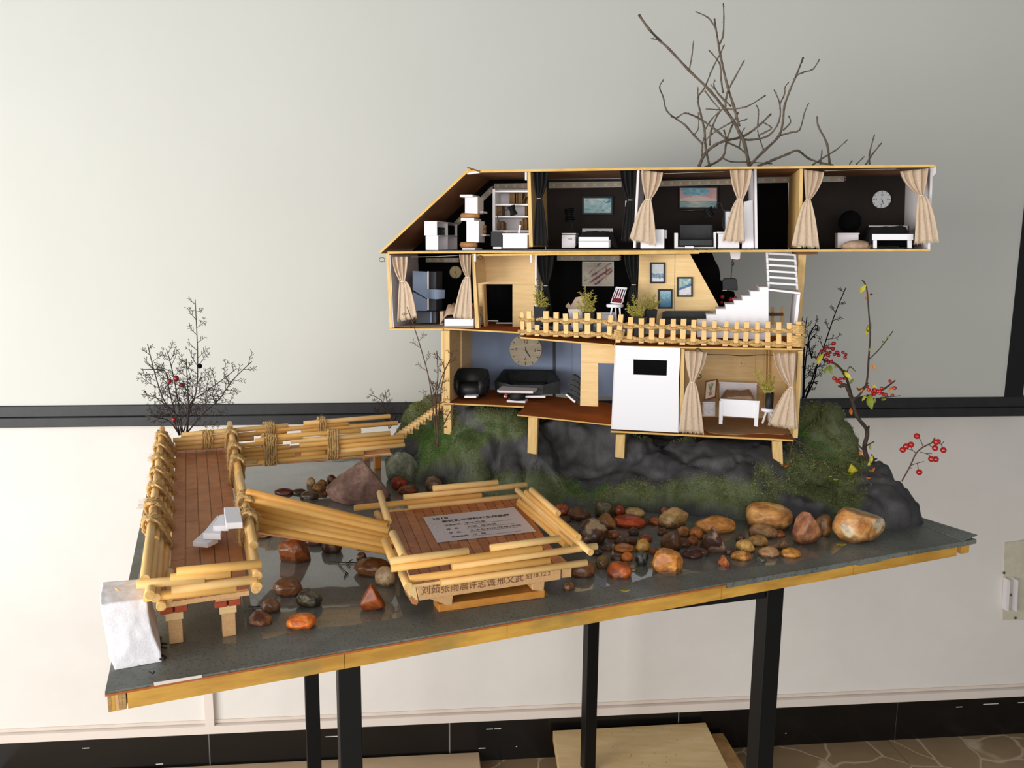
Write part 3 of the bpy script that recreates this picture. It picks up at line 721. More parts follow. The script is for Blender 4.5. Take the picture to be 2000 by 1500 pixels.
# moss blades
mv = []; mf = []; mc = []
R2 = random.Random(3)
flist = [(f, idx_) for idx_, f in enumerate(fs_)]
for f, k in flist:
    a, b, c, d = (vs_[i] for i in f)
    if not (-50 < 0 or True): pass
    x, y = pix(a)
    if x < 700 or x > 1850 or y > 1100: continue
    m = mossf(a)
    if m < .0: continue
    cnt = int(min(8, 1.5+m*14))
    nn = (b-a).cross(d-a).normalized()
    if nn.z < 0: nn = -nn
    if nn.dot(CAMP-a) < 0: continue
    for _ in range(cnt):
        u, v = R2.random(), R2.random(); p = a+(b-a)*u+(d-a)*v
        g = R2.random(); br = .5+noise.noise(p*9)
        col = mixc((130, 146, 78), (184, 180, 126), g) if R2.random() < .85 else (80, 94, 50)
        if noise.noise(p*7+Vector((3, 1, 2))) > .12: col = mixc(col, (88, 154, 60), .6)
        col = mixc(col, (60, 68, 38), max(0, .5-br))
        for _b in range(3):
            t = (nn+Vector((R2.uniform(-1, 1), R2.uniform(-1, 1), R2.uniform(-.2, 1)))*.9).normalized()*R2.uniform(.0018, .0044)
            s = t.orthogonal().normalized()*.00045
            k0 = len(mv); mv += [p-s, p+s, p+t]; mf.append((k0, k0+1, k0+2)); mc.append(col)
mm = MB(); mm.add(mv, mf); mm.c = mc
mm.build('moss', m_moss, ht, kind='stuff')
print('moss', len(mf), 'hill', len(fs_))

# ================================================================== CURTAINS
def curtain(label, TL, TR, pinch, pw, BL, BR, d, m, amp=.0042, folds=3.3, fringe=True, group=None, sag=.55, tie=m_thread, dbot=None):
    NS, NT = 40, 26
    tp_ = (pinch[1]-(TL[1]+TR[1])/2)/(((BL[1]+BR[1])/2)-(TL[1]+TR[1])/2)
    root = Hp((TL[0]+TR[0])/2, TL[1], d)
    th_ = thing('curtain', label, 'curtain', Hp(pinch[0], BL[1], d), group)
    ph = rnd.random()*6; g = []
    def edge(t, side):
        T = TL if side == 0 else TR; B = BL if side == 0 else BR
        px_ = pinch[0]+(-pw/2 if side == 0 else pw/2)
        if t < tp_:
            s = t/tp_; y = T[1]+(pinch[1]-T[1])*s; e = s**2.2*.75+.25*s; x = T[0]+(px_-T[0])*e
        else:
            s = (t-tp_)/(1-tp_); y = pinch[1]+(B[1]-pinch[1])*s; e = s**sag; x = px_+(B[0]-px_)*(e*.8+.2*s)
        return x, y
    for j in range(NT+1):
        t = j/NT; row = []
        x0, y0 = edge(t, 0); x1, y1 = edge(t, 1)
        w = abs(t-tp_); open_ = min(1, w/.3)
        for i in range(NS+1):
            s = i/NS
            x = x0+(x1-x0)*s; y = y0+(y1-y0)*s
            c = cos(2*pi*folds*s+ph+sin(t*4+ph)*.5); c = c*.75+.25*cos(2*pi*folds*1.7*s+ph*2+t*3); c *= (1.25 if t < tp_ else .5)
            a = amp*(.30+.70*open_)*(1 if t < tp_ else .85)
            p = Hp(x, y, d+a*c-(.003*(1-open_))); p += HU*(.0009*sin(2*pi*folds*s*1.0+ph)*open_)
            if t > .93: p += Zv*.0008*sin(s*37+ph)
            row.append(p)
        g.append(row)
    b = MB(); vs = [p for r in g for p in r]; n = NS+1
    b.add(vs, [(j*n+i, j*n+i+1, (j+1)*n+i+1, (j+1)*n+i) for j in range(NT) for i in range(NS)], True)
    o = b.build('cloth', m, th_)
    md = o.modifiers.new('thick', 'SOLIDIFY'); md.thickness = .0008
    # pinned heading and tie
    P0 = Hp(pinch[0], pinch[1], d-.001); r = abs((Hp(pinch[0]+pw/2, pinch[1], d)-P0).length)+.0006
    pts = [P0+HU*cos(2*pi*k/14)*r+HN*sin(2*pi*k/14)*.004 for k in range(15)]
    MB().tube(pts, .0007, 5, caps=False).build('tie', tie, th_)
    if fringe:
        f = MB()
        for i in range(60):
            s = i/59*NS; k = min(NS-1, int(s)); p = lerp(g[NT][k], g[NT][k+1], s-k)
            l = .0025+rnd.random()*.003; f.add([p-HU*.0004, p+HU*.0004, p-Zv*l+HU*rnd.uniform(-.001, .001)], [(0, 1, 2)])
        f.build('fringe', m, th_, kind='stuff')
    # ruffled top
    return th_
curtain('black tied curtain in top-floor bedroom beside the bookcase room', (1041, 333), (1072, 334), (1053, 388), 8, (1042, 478), (1071, 478), .004, m_curtb)
curtain('black tied curtain right of the blue cloud painting on top floor', (1210, 332), (1243, 331), (1231, 391), 10, (1213, 468), (1239, 470), .004, m_curtb)
curtain('beige tied curtain left of the pink sunset painting, top floor', (1251, 332), (1294, 337), (1266, 390), 9, (1229, 465), (1281, 479), -.008, m_curt)
curtain('beige tied curtain right of the pink sunset painting, top floor', (1425, 332), (1470, 331), (1446, 389), 9, (1411, 469), (1455, 472), -.008, m_curt)
curtain('beige tied curtain beside the yellow partition, left of white clock room', (1570, 331), (1608, 336), (1578, 391), 8, (1546, 478), (1599, 482), -.008, m_curt)
curtain('beige curtain at the far right end of the top floor', (1757, 335), (1812, 329), (1799, 382), 8, (1786, 474), (1833, 470), -.010, m_curt, sag=.35)
curtain('beige curtain at the left end of the middle floor', (765, 501), (797, 501), (786, 550), 8, (776, 626), (815, 618), -.003, m_curt, sag=.35)
curtain('beige curtain over the quilted bed on the middle floor', (896, 497), (920, 497), (914, 541), 8, (884, 618), (921, 622), -.003, m_curt, sag=.5)
curtain('beige curtain beside the white windowed panel on ground floor', (1338, 685), (1380, 688), (1352, 746), 7, (1326, 841), (1374, 845), FD-.010, m_curt, sag=.45)
curtain('beige curtain beside the stool plant on ground floor right', (1511, 690), (1557, 690), (1546, 756), 7, (1501, 828), (1559, 838), FD-.010, m_curt, sag=.7)
curtain('black tied curtain at left of the dark middle room with the sketch', (1049, 500), (1084, 500), (1066, 558), 7, (1050, 636), (1082, 636), .012, m_curtb)
curtain('black tied curtain at right of the dark middle room beside yellow wall', (1218, 499), (1247, 499), (1238, 556), 7, (1216, 634), (1246, 634), .012, m_curtb)
# curtain wires
def cable(name, label, pts, d, r, m):
    o = wire(pts, d, r, m, None, name); tag(o, label, 'wire'); return o
cable('curtain_wire', 'thin steel curtain wire between the two beige curtains under the middle ceiling', [(797, 502), (850, 501), (896, 499)], .002, .0005, m_wirew)
cable('curtain_wire', 'black bent curtain wire across the ground-floor bedroom', [(1357, 687), (1362, 680), (1371, 686), (1380, 692), (1420, 693), (1450, 695), (1490, 693), (1511, 694)], FD-.004, .0008, m_wire)
cable('curtain_wire', 'thin curtain wire above the pink sunset painting', [(1294, 339), (1330, 338), (1425, 335)], -.002, .0005, m_wirew)
cable('curtain_wire', 'thin curtain wire above the white clock', [(1608, 334), (1700, 331), (1757, 330)], -.002, .0005, m_wirew)

# ================================================================== LED TAPES
def led(label, a, b, h, d, n, dim=False):
    A = Hp(*a, d); B = Hp(*b, d); t = (B-A).normalized(); L = (B-A).length; up = HN.cross(t).normalized()
    if up.z < 0: up = -up
    hh = h*.00105
    r = thing('led_tape', label, 'light strip', A)
    MB().box(A-up*hh/2-HN*.0012, t*L, HN*.0012, up*hh).build('tape', m_led, r)
    pads = MB()
    for k in range(n):
        c = A+t*L*(k+.5)/n-HN*.0013
        MB().box(c-t*.002-up*.002-HN*.0012, t*.004, HN*.0012, up*.004).build('led_chip', m_ledy, r)
        c2 = c+t*(L/n*.5)
        for su in (-1, 1):
            for sv in (-1, 1): pads.box(c2+t*(su*.0022-.0013)+up*(sv*.0024-.0013)-HN*.0004, t*.0026, HN*.0004, up*.0026)
        pads.box(c+t*(L/n*.25)-up*.002-HN*.0006, t*.0014, HN*.0006, up*.004)
    pads.build('copper_pad', m_ledo, r, kind='stuff')
led('LED tape slanting under the attic roof behind the white shelf tower', (880, 448), (963, 368), 11, BK-.003, 7)
led('LED tape above the attic bookcase', (965, 364), (1031, 363), 11, BK-.003, 4)
led('LED tape above the blue cloud painting', (1072, 362), (1214, 360), 12, BK-.003, 7)
led('LED tape above the pink sunset painting', (1285, 359), (1430, 355), 11, BK-.003, 8)
led('short LED tape in the empty black corridor on the top floor', (1479, 352), (1544, 351), 11, BK-.003, 3)
led('short dim LED tape left above the white clock', (1606, 350), (1649, 349), 11, BK-.003, 2)
led('LED tape over the blue-grey cabinet on the middle floor', (832, 508), (896, 508), 9, BK-.003, 4)
led('LED tape above the sleeved sketch in the dark middle room', (1088, 504), (1210, 504), 10, BK-.003, 6)

# ================================================================== FURNITURE helpers
def T(name, label, cat, x, y, d, group=None): return thing(name, label, cat, Hp(x, y, d), group)
def bxp(parent, name, x0, y0, x1, y1, d, dep, m, bev=.0004, sk=0):
    """front face given by pixel rectangle at depth d"""
    return MB().prism([Hp(x0, y0, d), Hp(x1, y0+sk, d), Hp(x1, y1+sk, d), Hp(x0, y1, d)], HN*dep).build(name, m, parent, bev=bev)
def poly(parent, name, pts, d, dep, m, bev=0): return MB().prism([Hp(x, y, d) for x, y in pts], HN*dep).build(name, m, parent, bev=bev)
def framed(label, x0, y0, x1, y1, d, fn, nx=16, ny=12, fw=3, fm=m_pot, cat='painting', name='framed_painting'):
    r = T(name, label, cat, (x0+x1)/2, y1, d)
    bxp(r, 'backing', x0, y0, x1, y1, d-.0015, .0015, fm)
    for a in ((x0, y0, x1, y0+fw), (x0, y1-fw, x1, y1), (x0, y0+fw, x0+fw, y1-fw), (x1-fw, y0+fw, x1, y1-fw)):
        bxp(r, 'frame_bar', *a, d-.004, .0024, fm)
    o = Hp(x0+fw, y1-fw, d-.0018); painting('picture', o, Hp(x1-fw, y1-fw, d-.0018)-o, Hp(x0+fw, y0+fw, d-.0018)-o, nx, ny, fn, r)
    return r
def nz_(u, v, s, k=0): return noise.noise(Vector((u*s, v*s, k)))
# --- attic
r = T('storage_cabinet', 'white two-tier open storage cabinet at the low left end of the attic', 'cabinet', 845, 489, .02)
cu, cdp = .026, .15
o = Hp(832, 488.5, .015); hz = (Hp(832, 432, .015)-o).z
def cab(name, u, dd_, z, su, sd, sz, m): return MB().box(o+HU*u+HN*dd_+Zv*z, HU*su, HN*sd, Zv*sz).build(name, m, r, bev=.0003)
cab('end_panel', -.0005, 0, 0, .027, .003, hz*.49, m_white); cab('end_panel', -.003, 0, hz*.51, .027, .003, hz*.49, m_white)
cab('back_panel', -.001, .003, 0, .002, cdp, hz, m_white2)
for z in (0, hz*.49, hz-.002): cab('shelf', -.001, .003, z, .026, cdp, .002, m_white2)
for k in (.5, 1.0): cab('divider', .001, cdp*k, 0, .024, .002, hz, m_white2)
for k in range(6): MB().box(o+HU*.004+HN*.02+Zv*(hz*.51+k*.003), HU*.018, HN*.045, Zv*.0022).build('folded_cloth', m_leather, r)
tag(MB().box(o+HU*.004+HN*.085+Zv*(hz*.51+.003), HU*.018, HN*.055, Zv*.02).build('storage_box', m_blk), 'dark brown box in the upper right cell of the attic cabinet', 'box')
# shelf tower
r = T('shelf_tower', 'white zigzag shelf tower of stacked boxes and slabs in the attic', 'shelf', 918, 489, .05)
bxp(r, 'slab', 898, 380, 923, 385, .03, .06, m_white); bxp(r, 'box', 908, 383, 933, 416, .04, .05, m_white2, sk=1)
bxp(r, 'slab', 900, 426, 926, 431, .03, .06, m_white); bxp(r, 'box', 911, 430, 935, 472, .035, .05, m_white, sk=1.5)
bxp(r, 'slab', 903, 484.5, 928, 488.5, .03, .06, m_white); bxp(r, 'side_ledge', 930, 412, 943, 416, .06, .04, m_white2); bxp(r, 'side_ledge', 936, 458, 949, 461, .06, .04, m_white2)
def roll(label, x0, x1, yc, rad, d):
    a, b = Hp(x0, yc, d), Hp(x1, yc, d)
    q = MB(); q.tube([a, b], rad, 12); q.tube([a-HU*.0005+HN*.001, a+HU*.001], rad*.7, 8)
    tag(q.build('kraft_roll', m_kraft), label, 'paper roll')
roll('upper brown kraft paper roll under the top box of the shelf tower', 902, 936, 421, .0055, .045)
roll('lower brown kraft paper roll at the foot of the shelf tower', 901, 932, 478, .0062, .045)
roll('small kraft roll on the right ledge of the shelf tower, upper one', 938, 949, 443, .004, .075)
roll('small kraft roll on the right ledge of the shelf tower, lower one', 938, 949, 452, .0045, .072)
# bookcase with books
r = T('bookcase', 'tall white bookcase holding cardboard books in the attic', 'bookcase', 1000, 456, .10)
BD = .10
bxp(r, 'side_panel', 962, 369, 967, 456, BD, .06, m_white); bxp(r, 'back_panel', 967, 369, 1036, 456, BD+.058, .002, m_white2)
shy = [372, 398, 421.5, 449.5]
for y in shy: bxp(r, 'shelf', 967, y, 1036, y+3.5, BD-.002, .06, m_white)
def book(x, y, w, h, tilt=0, lab=None):
    q = poly(None, 'cardboard_book', [(x, y-h), (x+w, y-h), (x+w+tilt, y), (x+tilt, y)], BD+.012+rnd.random()*.006, .03, m_book)
    tag(q, lab, 'book', 'cardboard books in the attic bookcase'); return q
ORD = ['first', 'second', 'third', 'fourth', 'fifth', 'sixth']
def rowb(x, y, ws, hs, lab):
    for n_, (w, h) in enumerate(zip(ws, hs)): book(x, y, w, h, 0, ORD[n_]+lab); x += w+.35
rowb(995, 397.5, [2.2, 2.4, 2, 2.2], [22, 21, 22, 20], ' book of the left block on the top shelf of attic bookcase')
rowb(1008, 397.5, [2, 2.2, 2, 2.2, 2], [21, 22, 21, 20, 21], ' book of the right block on the top shelf of attic bookcase')
book(1024, 397.5, 2, 14, -5, 'short book leaning at the right of the bookcase top shelf')
book(969, 421, 11, 18, 0, 'wide tan cardboard book lying back on the second shelf')
rowb(1025, 421, [2, 2, 2], [20, 21, 19], ' book from left in the group at right end of second shelf')
rowb(973, 449, [2.2, 2.2, 2, 2.4], [15, 16, 17, 15], ' book from left in the left group on the lowest shelf')
rowb(1015, 449, [2.2, 2, 2.2, 2, 2.2, 2], [17, 18, 22, 23, 24, 22], ' book from left in the right group on the lowest shelf')
# desk, black box, lamp
r = T('desk', 'white block desk in the attic below the bookcase', 'desk', 1007, 486, .02)
bxp(r, 'body', 982, 459, 1030, 485, .02, .05, m_white); bxp(r, 'desktop', 981, 455.5, 1033, 459, .018, .055, m_white)
r = T('stool_box', 'black box stool on a white base beside the attic desk', 'stool', 970, 486, .03)
bxp(r, 'body', 959, 452, 980, 481, .03, .035, m_pot); bxp(r, 'base', 963, 482, 979, 486, .028, .03, m_white)
tag(poly(None, 'white_peg', [(1014, 440), (1017.5, 440), (1015, 456), (1011.5, 456)], .03, .003, m_white), 'white peg leaning on the attic desk', 'peg')
def spring_lamp(label, px_, path, ax_px, rr_, L, d, loops=9):
    r = T('desk_lamp', label, 'lamp', path[0][0], path[0][1], d)
    wire(path, d, .0008, m_wire, r, 'arm')
    c = Hp(px_[0], px_[1], d); axv = (HU*ax_px[0]-Zv*ax_px[1]).normalized()
    a = axv.cross(HN).normalized(); pts = []
    for i in range(loops*12+1):
        w = 2*pi*i/12; s = i/(loops*12); rad = rr_*(.75+.35*abs(s-.5)*2)
        pts.append(c+axv*(s-.5)*L+(a*cos(w)+HN*sin(w))*rad)
    MB().tube(pts, .0009, 5).build('coiled_shade', m_wire, r)
    MB().lathe(c-axv*L/2, [(rr_*.9, 0), (rr_*.72, L/2), (rr_*.9, L)], 14, axv).build('shade_core', m_blk, r)
    return r
spring_lamp('black coiled desk lamp in front of the attic bookcase', (1001, 411), [(974, 450), (978, 440), (972, 428), (973, 417), (980, 413), (990, 410), (995, 404)], (.35, 1), .0075, .020, .085)
# --- top floor bedroom with black curtains
def cloudp(u, v):
    c = mixc((196, 214, 214), (150, 184, 188), .5+nz_(u, v, 5)*1.2)
    if v < .45: c = mixc(c, (122, 172, 172), .35+nz_(u, v, 9, 3))
    if (u-.85)**2*2+(v-.85)**2 < .035 and (u-.8)**2*2+(v-.9)**2 > .02: c = (60, 132, 160)
    for cx, cy in ((.3, .5), (.2, .22), (.7, .15), (.1, .85)):
        if (abs(u-cx) < .012 and abs(v-cy) < .16) or (abs(v-cy) < .02 and abs(u-cx) < .05): c = (70, 90, 96)
    return c
framed('black framed painting of grey clouds on pale blue in top-floor bedroom', 1136, 383, 1198, 420, BK-.002, cloudp, 40, 24, 4)
r = T('nightstand', 'small white nightstand with a drawer beside the black-quilted bed', 'nightstand', 1110, 484, .06)
bxp(r, 'body', 1097, 459, 1124, 484, .05, .04, m_white2); bxp(r, 'top', 1097, 455.5, 1125, 458, .048, .045, m_white2)
dr_ = bxp(r, 'drawer', 1100, 463, 1122, 469, .049, .002, m_white2); bxp(dr_, 'handle', 1110, 465, 1117, 468, .048, .001, m_led)
def quilt(name, x0, x1, y0, y1, d0, d1, m, hgt, parent=None, ny=10, nx=16, amp=.004, seed=0):
    A = Hp(x0, y1, d0); B = Hp(x1, y1, d0); zz = (Hp(x0, y0, d0)-A).z; vs = []
    for j in range(ny+1):
        for i in range(nx+1):
            u, v = i/nx, j/ny
            e = min(1, 6*min(u, 1-u))*min(1, 5*min(v+.1, 1-v+.1))
            p = lerp(A, B, u)+HN*(d1-d0)*v+Zv*(zz*e+nz_(u+seed, v, 5)*amp*e)
            vs.append(p)
    n = nx+1; b = MB(); b.add(vs, [(j*n+i, j*n+i+1, (j+1)*n+i+1, (j+1)*n+i) for j in range(ny) for i in range(nx)], True)
    b.add([A, B, B+HN*(d1-d0), A+HN*(d1-d0)], [(0, 1, 2, 3)])
    return b.build(name, m, parent)
r = T('bed', 'white bed under a black quilt beneath the cloud painting', 'bed', 1160, 485, .04)
bxp(r, 'headboard', 1137, 446, 1197, 484, .15, .003, m_white2); bxp(r, 'footboard', 1130, 463, 1189, 484, .025, .003, m_white); bxp(r, 'footrail', 1130, 470.5, 1189, 471.5, .0245, .001, m_led)
bxp(r, 'mattress', 1132, 468, 1192, 483, .03, .12, m_white2)
o_ = quilt('quilt', 1122, 1200, 452, 484, .03, .14, m_curtb, 0, r); q = MB()
for k in range(60):
    p = Hp(1128+k*1.05, 463+nz_(k*.1, 0, 3)*3, .026); q.add([p-HU*.001, p+HU*.001, p-Zv*rnd.uniform(.001, .006)+HU*rnd.uniform(-.001, .001)], [(0, 1, 2)])
q.build('frayed_edge', m_curtb, r, kind='stuff')
spring_lamp('black bedside lamp barely visible above the white nightstand', (1112, 420), [(1112, 455), (1118, 446), (1116, 436), (1110, 430)], (.1, 1), .011, .026, .10, 7)
tag(bxp(None, 'wall_switch', 1221, 392, 1227, 404, BK-.004, .002, m_white2), 'small white card tab behind the right black curtain', 'card')
# --- top floor sitting room
def sunset(u, v):
    if v < .34: return mixc(mixc((126, 160, 164), (190, 196, 182), 1-abs(u-.45)*1.8), (90, 130, 150), nz_(u*.6, v*3, 6)*1.2)
    c = mixc((214, 176, 172), (200, 150, 152), nz_(u, v, 4)+.4)
    if v > .62 and abs(u-.45) < .33+nz_(u, v, 6)*.2: c = mixc((92, 160, 184), (150, 186, 196), nz_(u, v, 9)+.5)
    if v < .62 and v < .42+.2*(1-abs(u-.45)*2): c = mixc((222, 208, 196), c, .3)
    return c
framed('framed painting of a pink sunset over a pale sea, top floor', 1325, 364, 1403, 408, BK-.002, sunset, 36, 22, 3)
tag(MB().tube([Hp(1322, 411, BK-.012), Hp(1378, 410, BK-.012)], .0009, 6).build('rod', m_wirew), 'thin pale rod just below the pink sunset painting', 'rod')
r = T('side_cabinet', 'plain white cabinet half hidden by curtain left of the black sofa', 'cabinet', 1270, 485, .01)
bxp(r, 'body', 1251, 448, 1297, 485, .008, .04, m_white); bxp(r, 'ledge', 1297.2, 449, 1302, 466, .03, .03, m_white2)
r = T('sofa', 'black sofa between white arm panels under the sunset painting', 'sofa', 1358, 485, .03)
bxp(r, 'arm', 1317, 455, 1324, 485, .02, .05, m_white2); bxp(r, 'arm', 1394, 453, 1399, 485, .02, .05, m_white2)
bxp(r, 'backrest', 1325, 437, 1393, 484, .08, .012, m_leather, bev=.003); bxp(r, 'seat', 1325, 466, 1393, 482, .02, .06, m_leather, bev=.003); bxp(r, 'base_rail', 1322, 482.3, 1395, 485, .018, .004, m_white2)
tag(bxp(None, 'white_tag', 1338, 481, 1355, 485, .002, .006, m_white), 'small white block on floor edge before the black sofa', 'block')
r = T('side_box', 'white panelled side cabinet with black seams behind right beige curtain', 'cabinet', 1420, 485, .03)
bxp(r, 'body', 1402, 456, 1444, 485, .02, .05, m_white); bxp(r, 'top', 1400, 452.5, 1446, 455.5, .018, .054, m_white); bxp(r, 'seam', 1402, 457, 1403, 482, .0195, .0005, m_blk)
def sketch(u, v): return (110, 112, 114) if (abs(u-.35-v*.2) < .05 and .3 < v < .7 and nz_(u, v, 20) > -.1) else (218, 222, 224)
framed('small dark framed sketch leaning on the white side cabinet', 1413, 410, 1432, 450, .06, sketch, 10, 20, 3)
poly(thing('white_door', 'tall white card door standing right of the sunset room curtain', 'door', Hp(1460, 485, .02)), 'door_leaf', [(1453, 394), (1470, 391), (1472, 485), (1449, 485)], .015, .003, m_white)
spring_lamp('black reading lamp hanging over the right of the black sofa', (1385, 415), [(1413, 448), (1411, 430), (1415, 420), (1410, 404), (1406, 396), (1398, 402), (1394, 408)], (.45, 1), .009, .018, .06, 7)
# --- top right bedroom
def clock(label, cx, cy, rpx, d, m, thick, parent=None, nums=False, face=True, hand=(.35, -.8), mi=m_ink):
    r = T('wall_clock', label, 'clock', cx, cy+rpx, d)
    C = Hp(cx, cy, d-thick); R = (Hp(cx+rpx, cy, d-thick)-C).length
    if face:
        pr = [(R*(1+.03*0), 0), (R, thick)]
        b = MB(); n = 26; vs = []
        for s in (0, 1):
            for k in range(n):
                w = 2*pi*k/n; rr_ = R*(1+.035*noise.noise(Vector((cos(w)*2, sin(w)*2, cx)))); vs.append(C+HN*thick*s+HU*cos(w)*rr_+Zv*sin(w)*rr_)
        b.add(vs, [tuple(range(n)), tuple(range(n, 2*n))[::-1]]+[(k, (k+1) % n, n+(k+1) % n, n+k) for k in range(n)]); b.build('face', m, r)
    t = MB(); off = -HN*.0004
    for k in range(12):
        w = 2*pi*k/12; a_ = HU*sin(w)+Zv*cos(w); s_ = HU*cos(w)-Zv*sin(w); L = .22 if k % 3 == 0 else .14; wd_ = R*.022
        o_ = C+off+a_*R*.95
        t.add([o_-s_*wd_, o_+s_*wd_, o_-a_*R*L+s_*wd_, o_-a_*R*L-s_*wd_], [(0, 1, 2, 3)])
    t.build('hour_marks', mi, r)
    for (hx, hy), w_ in (((.0, .33), .03), (hand, .045)):
        a_ = (HU*hx+Zv*hy); e = a_.normalized(); s_ = e.cross(HN)
        MB().prism([C+off-s_*R*w_-HN*.0004, C+off+s_*R*w_-HN*.0004, C+off+a_*R*.62+s_*R*w_*.5-HN*.0004, C+off+a_*R*.62-s_*R*w_*.5-HN*.0004], HN*.0003).build('hand', mi, r)
    if nums:
        z_ = R*.30
        for s_, x_, y_ in (('12', -.14, .42), ('3', .52, -.1), ('6', -.08, -.66), ('9', -.66, -.1)):
            text(s_, C+off+HU*R*x_+Zv*R*y_-HN*.0002, HU, Zv, z_, mi, 'numeral', r)
    return r
m_cf = mat('white_clock_face', (212, 214, 216), .6); m_wf = mat('wood_clock_face', (140, 128, 106), .6, col2=(120, 108, 88), scale=30, stretch=(1, 1, 6)); m_yf = mat('pale_wood_clock_face', (196, 178, 132), .6)
clock('round white card clock on the black wall of the right bedroom', 1722, 389.5, 18, BK-.004, m_cf, .002, nums=True)
r = T('low_box', 'low white box beside the fluffy cushion in the right bedroom', 'box', 1657, 484, .05)
bxp(r, 'body', 1636, 458, 1677, 484, .06, .03, m_white2); bxp(r, 'lid', 1636, 455, 1679, 458, .058, .034, m_white2)
b = MB(); C = Hp(1674, 482, .035)
for k in range(1): b.sphere(C, .030, 18, 10, (1.0, .6, .42))
cu_ = b.build('round_cushion', m_quilt)
for v in cu_.data.vertices:
    v.co += Vector((noise.noise(v.co*120), noise.noise(v.co*120+Vector((4, 4, 4))), 0))*.0015
    v.co.z = max(v.co.z, .008)
tag(cu_, 'beige fluffy round cushion on the floor beside the white low box', 'cushion')
r = T('bed', 'white four-legged bed with black quilt under the white clock', 'bed', 1742, 485, .02)
bxp(r, 'headboard', 1697, 440.5, 1773, 484, .14, .003, m_white2); bxp(r, 'footboard', 1704, 457, 1784, 469, .012, .005, m_white)
bxp(r, 'leg', 1706, 469.3, 1713, 485, .012, .005, m_white); bxp(r, 'leg', 1773, 469.3, 1781, 485, .012, .005, m_white); bxp(r, 'bed_base', 1712, 470, 1776, 480, .05, .09, m_blk)
quilt('quilt', 1695, 1786, 443, 483, .02, .14, m_curtb, 0, r, seed=4)
tag(MB().sphere(Hp(1660, 433, .12), .022, 16, 10, (1, .8, 1)).build('black_lamp', m_blk), 'black globe lamp barely seen against the black wall of right bedroom', 'lamp')
# --- middle floor left bedroom
r = T('wardrobe', 'blue-grey card wardrobe with curved shelf band, middle floor left room', 'wardrobe', 830, 632, .05)
poly(r, 'side_panel', [(806, 529), (834, 531), (834, 583), (806, 566)], .045, .002, m_grey)
bxp(r, 'body', 810, 531, 851, 608, .07, .05, m_greyd); bxp(r, 'edge_strip', 834.5, 530, 837, 606, .044, .004, m_white2)
poly(r, 'front_panel', [(806, 570), (834, 585), (834, 607), (812, 607)], .046, .002, m_grey)
bxp(r, 'shelf_back', 837, 531, 852, 606, .06, .004, m_greyd); bxp(r, 'lower_body', 812, 609, 852, 631, .055, .05, m_greyd); bxp(r, 'lower_strip', 840, 609, 843, 630, .05, .003, m_grey)
vs = MB(); pb_ = [Hp(835+34*k/8, 565+1.2*k/8, .043-.010*sin(pi*k/8)) for k in range(9)]; pc_ = [Hp(835+33*k/8, 584.5-1.5*abs(k-4)/4, .043-.010*sin(pi*k/8)) for k in range(9)]
for k in range(8): vs.prism([pb_[k], pb_[k+1], pc_[k+1], pc_[k]], HN*.002)
vs.build('curved_band', m_grey, r)
clock('small pale wooden clock behind the beige curtain on middle floor', 889.5, 531.5, 11.5, BK-.004, m_yf, .003)
r = T('bed', 'low white bed with bunched beige quilt behind middle floor curtain', 'bed', 895, 638, .03)
bxp(r, 'bed_base', 868, 623, 925, 637, .02, .10, m_white); bxp(r, 'headboard', 928, 577, 938, 600, .15, .003, m_white)
quilt('quilt', 860, 928, 600, 632, .035, .13, m_quilt, 0, r, amp=.010, seed=2)
tag(bxp(None, 'small_box', 859, 608, 866, 634, .06, .02, m_curt), 'small beige card block left of the bunched quilt', 'box')
rg = MB().prism([Hp(775, 639, .02), Hp(925, 640, .006), Hp(925, 640, .006)+HN*.15, Hp(790, 639, .02)+HN*.14], Zv*.0015).build('rug', m_curt); tag(rg, 'beige cloth rug on the middle floor below the bunched quilt bed', 'rug')
tag(bxp(None, 'white_strip', 968, 630, 1001, 632.5, .125, .01, m_white2), 'white strip on floor behind the yellow doorway, middle floor', 'strip')
# --- dark middle room
def sk2(u, v):
    c = (188, 170, 168)
    for a_, b_, w_ in ((.9, -.1, .035), (.9, .15, .03), (1.1, -.45, .035), (1.2, .3, .02)):
        if abs(v-a_*(u)-b_) < w_*1.6: c = (112, 60, 56)
    if abs(v-.85) < .02 and .1 < u < .6: c = (90, 60, 56)
    if abs(u-.78) < .02 and .2 < v < .8: c = (110, 60, 56)
    return mixc(c, (200, 196, 170), .4+nz_(u, v, 3))
r = framed('sketch of red lines in a shiny clear sleeve under LED tape', 1137, 511, 1199, 559, BK-.002, sk2, 30, 24, 3, m_clear, 'picture', 'sleeved_sketch')
r = T('armchair', 'white and beige card armchair behind the potted plants on balcony', 'armchair', 1120, 642, .03)
poly(r, 'side_panel', [(1109, 604), (1140, 603), (1140, 642), (1117, 640)], .02, .003, m_white2); poly(r, 'backrest', [(1104, 598), (1110, 591), (1115, 597), (1124, 581), (1140, 578), (1150, 604), (1110, 604)], .05, .003, m_curt); bxp(r, 'seat', 1112, 606, 1150, 612, .022, .04, m_white2)
r = T('bench', 'white framed bench behind the railing right of the big balcony plant', 'bench', 1180, 640, .03)
bxp(r, 'top_rail', 1165, 610, 1203, 614, .03, .003, m_white2); bxp(r, 'panel', 1166, 614.2, 1200, 637, .032, .003, m_white2); bxp(r, 'seat', 1150, 632, 1204, 637, .0, .03, m_white2)
